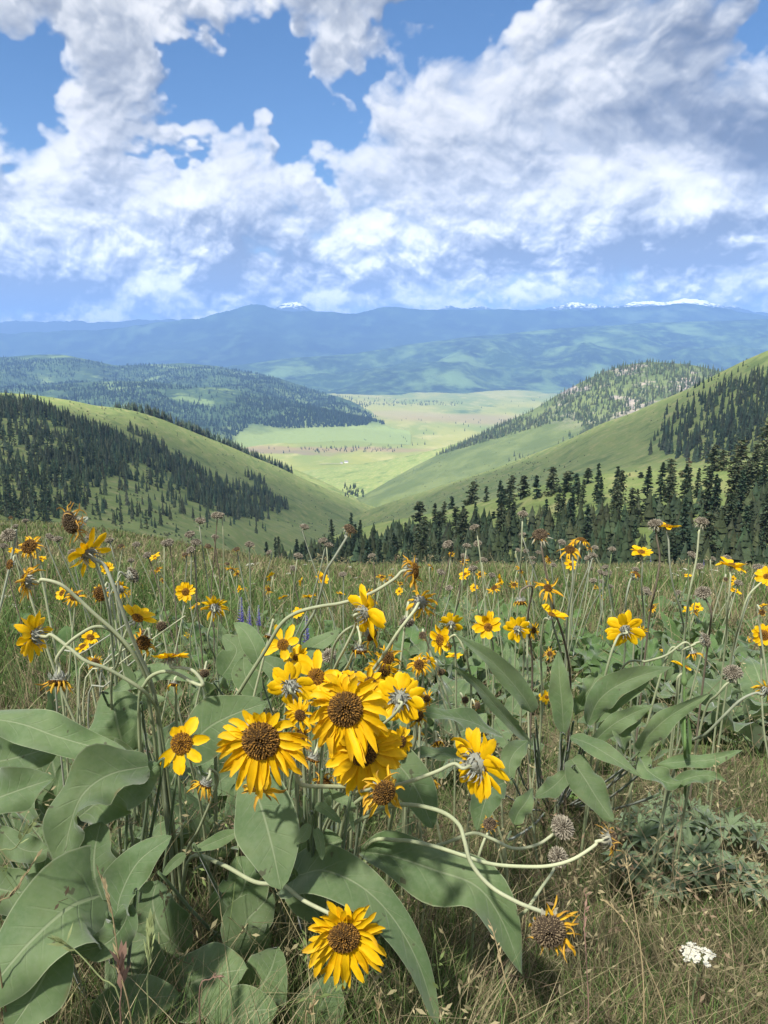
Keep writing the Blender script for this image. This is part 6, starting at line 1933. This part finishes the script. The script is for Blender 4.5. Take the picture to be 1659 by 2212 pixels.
    # beds of leaves farther back
    beds = [(1000, 1345, 9, .17), (1060, 1335, 9, .16), (1110, 1345, 9, .17), (1030, 1400, 9, .16), (1085, 1410, 8, .15), (940, 1400, 8, .15), (1290, 1420, 9, .17), (1340, 1400, 8, .18), (1450, 1410, 9, .18), (1510, 1395, 9, .18), (1570, 1420, 10, .18),
            (1630, 1440, 10, .18), (1480, 1465, 9, .16), (1545, 1490, 10, .17), (1610, 1520, 10, .17), (1420, 1500, 8, .15), (1650, 1570, 8, .16), (1560, 1560, 8, .15), (1000, 1470, 9, .16), (1050, 1500, 8, .15), (940, 1480, 8, .15),
            (880, 1420, 7, .14), (580, 1400, 7, .14), (500, 1410, 7, .15), (450, 1440, 7, .14), (560, 1470, 8, .15), (640, 1450, 7, .14), (400, 1400, 6, .12), (350, 1340, 5, .12), (700, 1420, 7, .14), (760, 1480, 7, .15), (860, 1560, 9, .16), (800, 1660, 9, .17), (960, 1580, 9, .15),
            (500, 1560, 8, .15), (420, 1560, 7, .14), (1180, 1380, 7, .14), (1230, 1350, 6, .14), (890, 1360, 6, .13), (1120, 1480, 7, .14), (1380, 1580, 7, .13), (1000, 1620, 8, .14), (60, 1640, 7, .15), (20, 1790, 7, .15), (300, 1800, 8, .15), (420, 1760, 8, .15), (480, 1860, 9, .15), (600, 1840, 9, .15), (130, 1900, 8, .16)]
    rb = np.random.default_rng(9)
    for _ in range(26):
        beds.append((rb.uniform(880, 1659), rb.uniform(1300, 1480), 6, rb.uniform(.13, .18)))
    for _ in range(12):
        beds.append((rb.uniform(20, 860), rb.uniform(1330, 1480), 5, rb.uniform(.10, .15)))
    for i, (x, y, n, s) in enumerate(beds):
        side = 'right' if x > 1130 else 'middle' if x > 830 else 'left'
        lab = {'right': 'clump of broad green leaves in the bed behind the right flowers', 'middle': 'low clump of green leaves in the middle of the meadow', 'left': 'low clump of grey green leaves among the left and central stalks'}[side]
        bush(x, y + 40, n + 6, s * 1.12, lab, 'leaf clumps, %s of the meadow' % side, 300 + i, .08, green=(i % 3 != 0) and y < 1480)


leaves()


# ------------------------------------------------------------------ lupines, yarrow, odd stalks
def palmate_mesh(seed, green=False):
    rng = np.random.default_rng(seed)
    V, F, UV, off = [], [], [], 0
    pet = spline([(0, 0, 0), (.1, 0, .45), (.25, 0, 1.0)], 6)
    PV, PF = tube_arrays(pet, .018, 5)
    V.append(PV); F.append(PF); UV.append(np.tile([0., .2], (len(PV), 1))); off += len(PV)
    c = pet[-1]
    N, e1, e2 = frame(np.array([.35, 0, .94]))
    for i in range(8):
        a = i / 8 * 2 * math.pi + rng.normal(0, .06)
        d = math.cos(a) * e1 + math.sin(a) * e2
        up = rng.uniform(.25, .7)
        L = rng.uniform(.75, 1.05)
        pts = [c, c + (d * math.cos(up) + N * math.sin(up)) * L * .5, c + (d * math.cos(up * .6) + N * math.sin(up * .6)) * L]
        v, f, uv = leaf_arrays(np.array(pts), .15 * L, N - d * .3, 'lance', .5, .02, 1, rng, 7, 5)
        V.append(v); F.append(f + off); UV.append(uv); off += len(v)
    return mesh('leaf', np.concatenate(V), [np.concatenate(F)], m_bright if green else m_lupine, True, None, np.concatenate(UV))


m_lupine = leaf_material('lupine_leaf', (.150, .225, .100), (.190, .265, .130), (.28, .33, .21), (.36, .40, .27))
m_bright = leaf_material('bright_leaf', (.13, .26, .035), (.17, .31, .05), (.2, .32, .08), (.22, .34, .1))
PALM = [palmate_mesh(i) for i in range(5)]
PALMB = [palmate_mesh(40 + i, True) for i in range(3)]


def lupine(x, y, n, size, spread, hgt, label, group, seed, pool=PALM):
    rng = np.random.default_rng(seed)
    g = ground_hit(x, y)
    root = empty('lupine_plant', tuple(g), label, 'plant', group)
    for i in range(n):
        o = link('leaf', pool[int(rng.integers(len(pool)))], root)
        a, r = rng.uniform(0, 6.28), spread * math.sqrt(rng.random())
        z = hgt * rng.uniform(.0, 1) * (1 - .5 * r / spread)
        o.location = (r * math.cos(a) * .7, r * math.sin(a) * .7, z)
        o.rotation_euler = (rng.normal(0, .25), rng.normal(.1, .3), a + rng.normal(0, .5))
        s = size * rng.uniform(.7, 1.2)
        o.scale = (s, s, s)
    V, F, off = [], [], 0
    for i in range(5):
        a = rng.uniform(0, 6.28)
        p = spline([(0, 0, -.01), (math.cos(a) * spread * .3, math.sin(a) * spread * .3, hgt * .6), (math.cos(a) * spread * .6, math.sin(a) * spread * .6, hgt * 1.2)], 6)
        v, f = tube_arrays(p, .0014, 5, off)
        V.append(v); F.append(f); off += len(v)
    V = np.concatenate(V)
    link('stem', mesh('stem', V, [np.concatenate(F)], m_stem, True, np.tile(STEM_C['green'], (len(V), 1))), root)
    return root


def extras():
    for i, (x, y, n, s, sp, h, lab) in enumerate([(1410, 1850, 20, .046, .07, .07, 'silvery lupine plant nearest the upright green stalk, finger like leaves in a mound'), (1480, 1880, 20, .046, .07, .07, 'silvery lupine plant in the middle of the right hand patch'),
                                                  (1545, 1940, 18, .046, .06, .06, 'lowest silvery lupine plant of the right hand patch'), (1400, 1930, 14, .042, .06, .04, 'low lupine leaves left of the lowest plant'), (1600, 1850, 10, .042, .06, .05, 'sparse lupine leaves toward the right border'),
                                                  (1480, 1800, 14, .042, .06, .07, 'lupine leaves at the back of the right hand patch')]):
        lupine(x, y, n, s, sp, h, lab, 'silvery lupines on the right', 600 + i)
    lupine(1250, 1745, 9, .030, .03, .06, 'bright light green seedling with finger like leaves', None, 640, PALMB)
    # purple lupine spikes
    for i, (px, py, d, h, lab) in enumerate([(520, 1320, 2.2, 60, 'purple lupine spike left of the four petalled flower, farther'), (537, 1335, 2.1, 50, 'second purple lupine spike left of the four petalled flower'), (661, 1365, 1.5, 70, 'purple lupine spike beside the broad upright leaf'), (558, 1330, 2.2, 45, 'faint purple lupine spike in the grass'),
                                             (1520, 1215, 6.0, 14, 'tiny purple lupine far off in the right meadow'), (1405, 1208, 7.0, 12, 'tiny purple lupine at the brow of the meadow')]):
        rng = np.random.default_rng(700 + i)
        top = P(px, py - h / 2, d)
        bot = P(px, py + h / 2, d)
        g = np.array([bot[0], bot[1] + .01, float(ground_z(bot[0], bot[1]))])
        root = empty('lupine_flower', tuple(g), lab, 'flower', 'purple lupines')
        V, F = tube_arrays(spline(np.array([g, bot, top]) - g, 8), .0012, 5)
        link('stem', mesh('stem', V, [F], m_stem, True, np.tile(STEM_C['grey'] * .8, (len(V), 1))), root)
        VV, CC = [], []
        n = 60
        for k in range(n):
            t = k / n
            p = bot * (1 - t) + top * t - g
            a = k * 2.4
            dv = nrm([math.cos(a), math.sin(a), .35])
            sz = h / FPX * d * .085 * (1.1 - .75 * t)
            s = nrm(np.cross(dv, [0, 0, 1]))
            VV += [p, p + dv * sz + s * sz * .6, p + dv * sz * 1.9, p + dv * sz - s * sz * .6 + np.array([0, 0, sz * .5])]
            c = np.array([.20, .17, .48]) * rng.uniform(.6, 1.4)
            CC += [c * .8, c, c * 1.2, c]
        tag(link('blossoms', mesh('blossoms', np.array(VV), [np.arange(len(VV)).reshape(-1, 4)], m_white, False, np.array(CC)), root), kind='stuff')
    # yarrow: flat heads of tiny white florets
    def yarrow_mesh(seed, n, stalks):
        rng = np.random.default_rng(seed)
        V, F3, F4, Cc, off = [], [], [], [], 0
        cl = [(rng.uniform(-.8, .8), rng.uniform(-.55, .55)) for _ in range(9)]
        for i in range(n):
            cx, cy = cl[i % 9]
            p = np.array([cx + rng.normal(0, .17), cy + rng.normal(0, .15), 0])
            p[2] = .10 - .16 * (p[0] ** 2 + p[1] ** 2) + rng.normal(0, .03)
            N, e1, e2 = frame(np.array([rng.normal(0, .35), rng.normal(0, .35), 1.]))
            r = rng.uniform(.09, .14)
            vs = [p + N * r * .25]
            for k in range(10):
                a = k / 10 * 2 * math.pi
                rr = r * (1.0 if k % 2 == 0 else .62)
                vs.append(p + rr * (math.cos(a) * e1 + math.sin(a) * e2) + N * r * (.0 if k % 2 else .1))
            V += vs
            c = np.array([.66, .66, .61]) * rng.uniform(.86, 1.05)
            Cc += [np.array([.62, .58, .36])] + [c] * 10
            F3 += [(off, off + 1 + k, off + 1 + (k + 1) % 10) for k in range(10)]
            off += 11
        fl = (np.array(V), [np.array(F3)], np.array(Cc))
        SV, SF, so = [], [], 0
        for cx, cy in cl:
            v, f = tube_arrays(spline([(0, 0, -1.2), (cx * .4, cy * .4, -.55), (cx, cy, 0)], 6), .022, 4, so)
            SV.append(v); SF.append(f); so += len(v)
        SV = np.concatenate(SV)
        return mesh('florets', *fl[:2], m_white, False, fl[2]), mesh('branches', SV, [np.concatenate(SF)], m_stem, True, np.tile(STEM_C['green'] * .9, (len(SV), 1)))
    pools = [yarrow_mesh(i, n, True) for i, n in ((1, 130), (2, 30), (3, 30), (4, 30))]
    def yarrow(px, py, w, d, mesh_i, label, group, tilt=0.):
        c = P(px, py, d)
        s = w / FPX * d / 2
        gz = float(ground_z(c[0], c[1]))
        root = empty('yarrow', (c[0], c[1], gz), label, 'flower', group)
        b = max(c[2] - gz, s * 1.3)
        V, F = tube_arrays(spline([(0, 0, -.01), (.01 * random.uniform(-1, 1), .0, b * .5), (0, 0, b - s * 1.15)], 6), max(.0013, .0005 * d), 5)
        link('stem', mesh('stem', V, [F], m_stem, True, np.tile(STEM_C['green'] * .9, (len(V), 1))), root)
        for nm, me in zip(('florets', 'branches'), pools[mesh_i]):
            o = link(nm, me, root)
            o.location = (0, 0, b)
            o.rotation_euler = (tilt, random.uniform(-.1, .1), random.uniform(-.2, .2))
            o.scale = (s, s, s)
            if nm == 'florets': tag(o, kind='stuff')
    yarrow(1511, 2063, 74, 1.02, 0, 'flat white yarrow head of many tiny florets alone in the lower right grass', None, .15)
    far = [a4(*q[:2]) + (q[2],) for q in [(990, 430, 24), (40, 600, 26), (75, 640, 22), (180, 650, 14), (1050, 350, 12), (1185, 685, 14), (1130, 610, 12), (545, 465, 14), (1390, 450, 16), (1635, 370, 18), (1650, 495, 12), (20, 575, 12), (300, 368, 10), (270, 590, 14), (1240, 350, 10), (1130, 400, 9), (870, 520, 8), (1480, 520, 8)]] + \
          [a5(*q[:2]) + (q[2],) for q in [(60, 550, 20), (140, 540, 14), (200, 570, 14), (165, 610, 10), (75, 600, 10), (205, 660, 12), (225, 430, 12), (670, 455, 10), (705, 515, 12), (765, 512, 12), (800, 495, 10), (620, 385, 9), (365, 345, 7), (335, 370, 8), (750, 475, 10), (5, 495, 8), (30, 360, 7), (690, 480, 8), (130, 470, 7), (905, 400, 8), (180, 690, 9)]] + \
          [a6(*q[:2]) + (q[2],) for q in [(960, 530, 9), (1160, 440, 9), (1115, 390, 14), (1050, 420, 11), (1350, 690, 15), (1525, 565, 15), (1330, 400, 10), (1180, 560, 10), (1430, 420, 8), (1090, 400, 10), (1300, 395, 8), (1070, 430, 10), (700, 380, 7), (760, 400, 6), (1560, 500, 9), (1240, 410, 7), (1010, 430, 8), (640, 650, 9), (450, 420, 7)]]
    for i, (x, y, w) in enumerate(far):
        g = ground_hit(x, y + 12)
        d = min(cam_depth(g), 9)
        yarrow(x, y, w * 1.35, d * .97, 1 + i % 3, 'small white yarrow head dotted in the meadow grass', 'white yarrow across the meadow')
    # upright green stalk with a closed bud
    d = 1.2
    g = ground_hit(1480, 1740)
    root = empty('salsify_stalk', tuple(g), 'tall upright green stalk with a closed pointed bud and sheathing leaves', 'plant')
    pts = np.array([g, P(1480, 1640, d), P(1479, 1560, d), P(1478, 1480, d)]) - g
    path = spline(pts, 14)
    V, F = tube_arrays(path, np.linspace(.0032, .0016, 14), 7)
    col = np.tile(np.array([.12, .20, .06]), (len(V), 1))
    link('stem', mesh('stem', V, [F], m_stem, True, col), root)
    bp = spline(np.array([P(1478, 1482, d), P(1478, 1460, d), P(1477, 1422, d)]) - g, 10)
    V, F = tube_arrays(bp, [.0016, .0042, .0052, .005, .0042, .0034, .0026, .0018, .0012, .0004], 8)
    link('bud', mesh('bud', V, [F], m_stem, True, np.tile(np.array([.13, .20, .07]), (len(V), 1))), root)
    for (pts, hw) in [([(1481, 1660, d), (1488, 1600, d), (1486, 1540, d)], 7), ([(1478, 1620, d), (1472, 1560, d), (1474, 1520, d)], 6), ([(1484, 1700, d), (1510, 1660, d), (1528, 1610, d)], 5), ([(1476, 1700, d), (1460, 1660, d), (1452, 1640, d)], 5)]:
        o = hero_leaf(root, pts, hw, 'lance', (0, .3, .9), .6, .05, 1.0, mat=m_leaf_green, petiole=False)
    # single grass stalks one can tell apart
    rng = np.random.default_rng(88)
    def stalk(pts, ear, col, label, n=14, size=.012, spread=.5):
        w = [P(*q) for q in pts]
        g = w[0].copy()
        gz = float(ground_z(g[0], g[1]))
        if g[2] > gz: w = [np.array([g[0], g[1] + .01, gz - .01])] + w
        root = empty('grass_stalk', tuple(w[0]), label, 'grass stalk', 'single grass stalks')
        path = spline(np.array(w) - w[0], 16)
        V, F = tube_arrays(path, np.linspace(.0010, .0005, 16), 5)
        link('culm', mesh('culm', V, [F], m_blade, True, np.tile(col, (len(V), 1))), root)
        VV, CC = [], []
        for k in range(n):
            f = 1 - ear * (k + .5) / n
            p = np.array([np.interp(f, np.linspace(0, 1, 16), path[:, q]) for q in range(3)])
            tdir = nrm(path[-1] - path[-4])
            dv = nrm(tdir + rng.normal(0, spread, 3))
            s = nrm(np.cross(dv, rng.normal(0, 1, 3)))
            Lk = size * rng.uniform(.7, 1.2)
            nn = np.cross(dv, s)
            VV += [p, p + dv * Lk * .45 + s * Lk * .15, p + dv * Lk, p + dv * Lk * .45 - s * Lk * .15]
            CC += [col * .9, col * 1.1, col * 1.3, col]
        tag(link('spikelets', mesh('spikelets', np.array(VV), [np.arange(len(VV)).reshape(-1, 4)], m_blade, False, np.array(CC)), root), kind='stuff')
    GR, SW, RDC = np.array([.26, .30, .13]), np.array([.38, .30, .16]), np.array([.24, .15, .11])
    stalk([(-10, 1900, .8), (35, 1830, .79), (75, 1770, .78)], .35, GR, 'pale green oat like stalk leaning right over the lower left leaves', 10, .016, .45)
    stalk([(285, 2215, .74), (260, 2100, .74), (240, 1960, .75), (212, 1880, .76)], .6, SW * .8, 'brown slender stalk crossing the largest wavy leaf', 20, .012, .12)
    stalk([(-10, 2010, .76), (30, 1930, .76), (80, 1850, .77)], .6, SW * .8, 'brown slender stalk leaning right at the left border', 16, .010, .12)
    stalk([(265, 2180, .74), (215, 2110, .74), (165, 2055, .75), (135, 2035, .75)], .25, GR * .8, 'green brome spikelets nodding left over the corner leaf', 9, .018, .35)
    stalk([(262, 2215, .74), (262, 2140, .74), (262, 2070, .74)], .35, RDC, 'reddish tuft of bristly brome standing by the corner leaf', 18, .02, .25)
    stalk([(320, 2170, .78), (322, 2080, .78), (325, 2000, .79)], .4, GR, 'green bristly brome tuft beside the reddish one', 18, .02, .22)
    stalk([(1440, 2215, .9), (1400, 2090, .92), (1350, 1990, .95), (1300, 1940, .97)], .3, SW, 'long straw stalk bending left across the lower right grass', 12, .008, .4)
    stalk([(1390, 2215, .88), (1385, 2060, .9), (1360, 1900, .93), (1350, 1840, .95)], .3, SW, 'upright straw stalk rising through the open right grass', 12, .009, .4)
    stalk([(1270, 2215, .85), (1268, 2100, .86), (1262, 1990, .88), (1268, 1930, .9)], .35, RDC * 1.3, 'reddish grass stalk right of the lowest spent head', 16, .009, .4)
    stalk([(1120, 2215, .8), (1095, 2130, .8), (1078, 2060, .81), (1062, 2000, .83)], .35, SW, 'straw stalk left of the lowest spent head', 14, .009, .35)
    stalk([(820, 2215, .82), (815, 2180, .82), (822, 2140, .82)], .5, SW * .9, 'short straw seed spike under the lowest yellow flower', 14, .010, .3)
    stalk([(660, 2215, .78), (672, 2190, .78), (678, 2160, .78)], .5, SW, 'short pale seed spike at the bottom edge', 12, .010, .3)
    stalk([(430, 2160, .8), (455, 2115, .8), (478, 2108, .8)], .3, RDC * 1.2, 'small reddish grass head lying over a round leaf', 14, .007, .5)


extras()
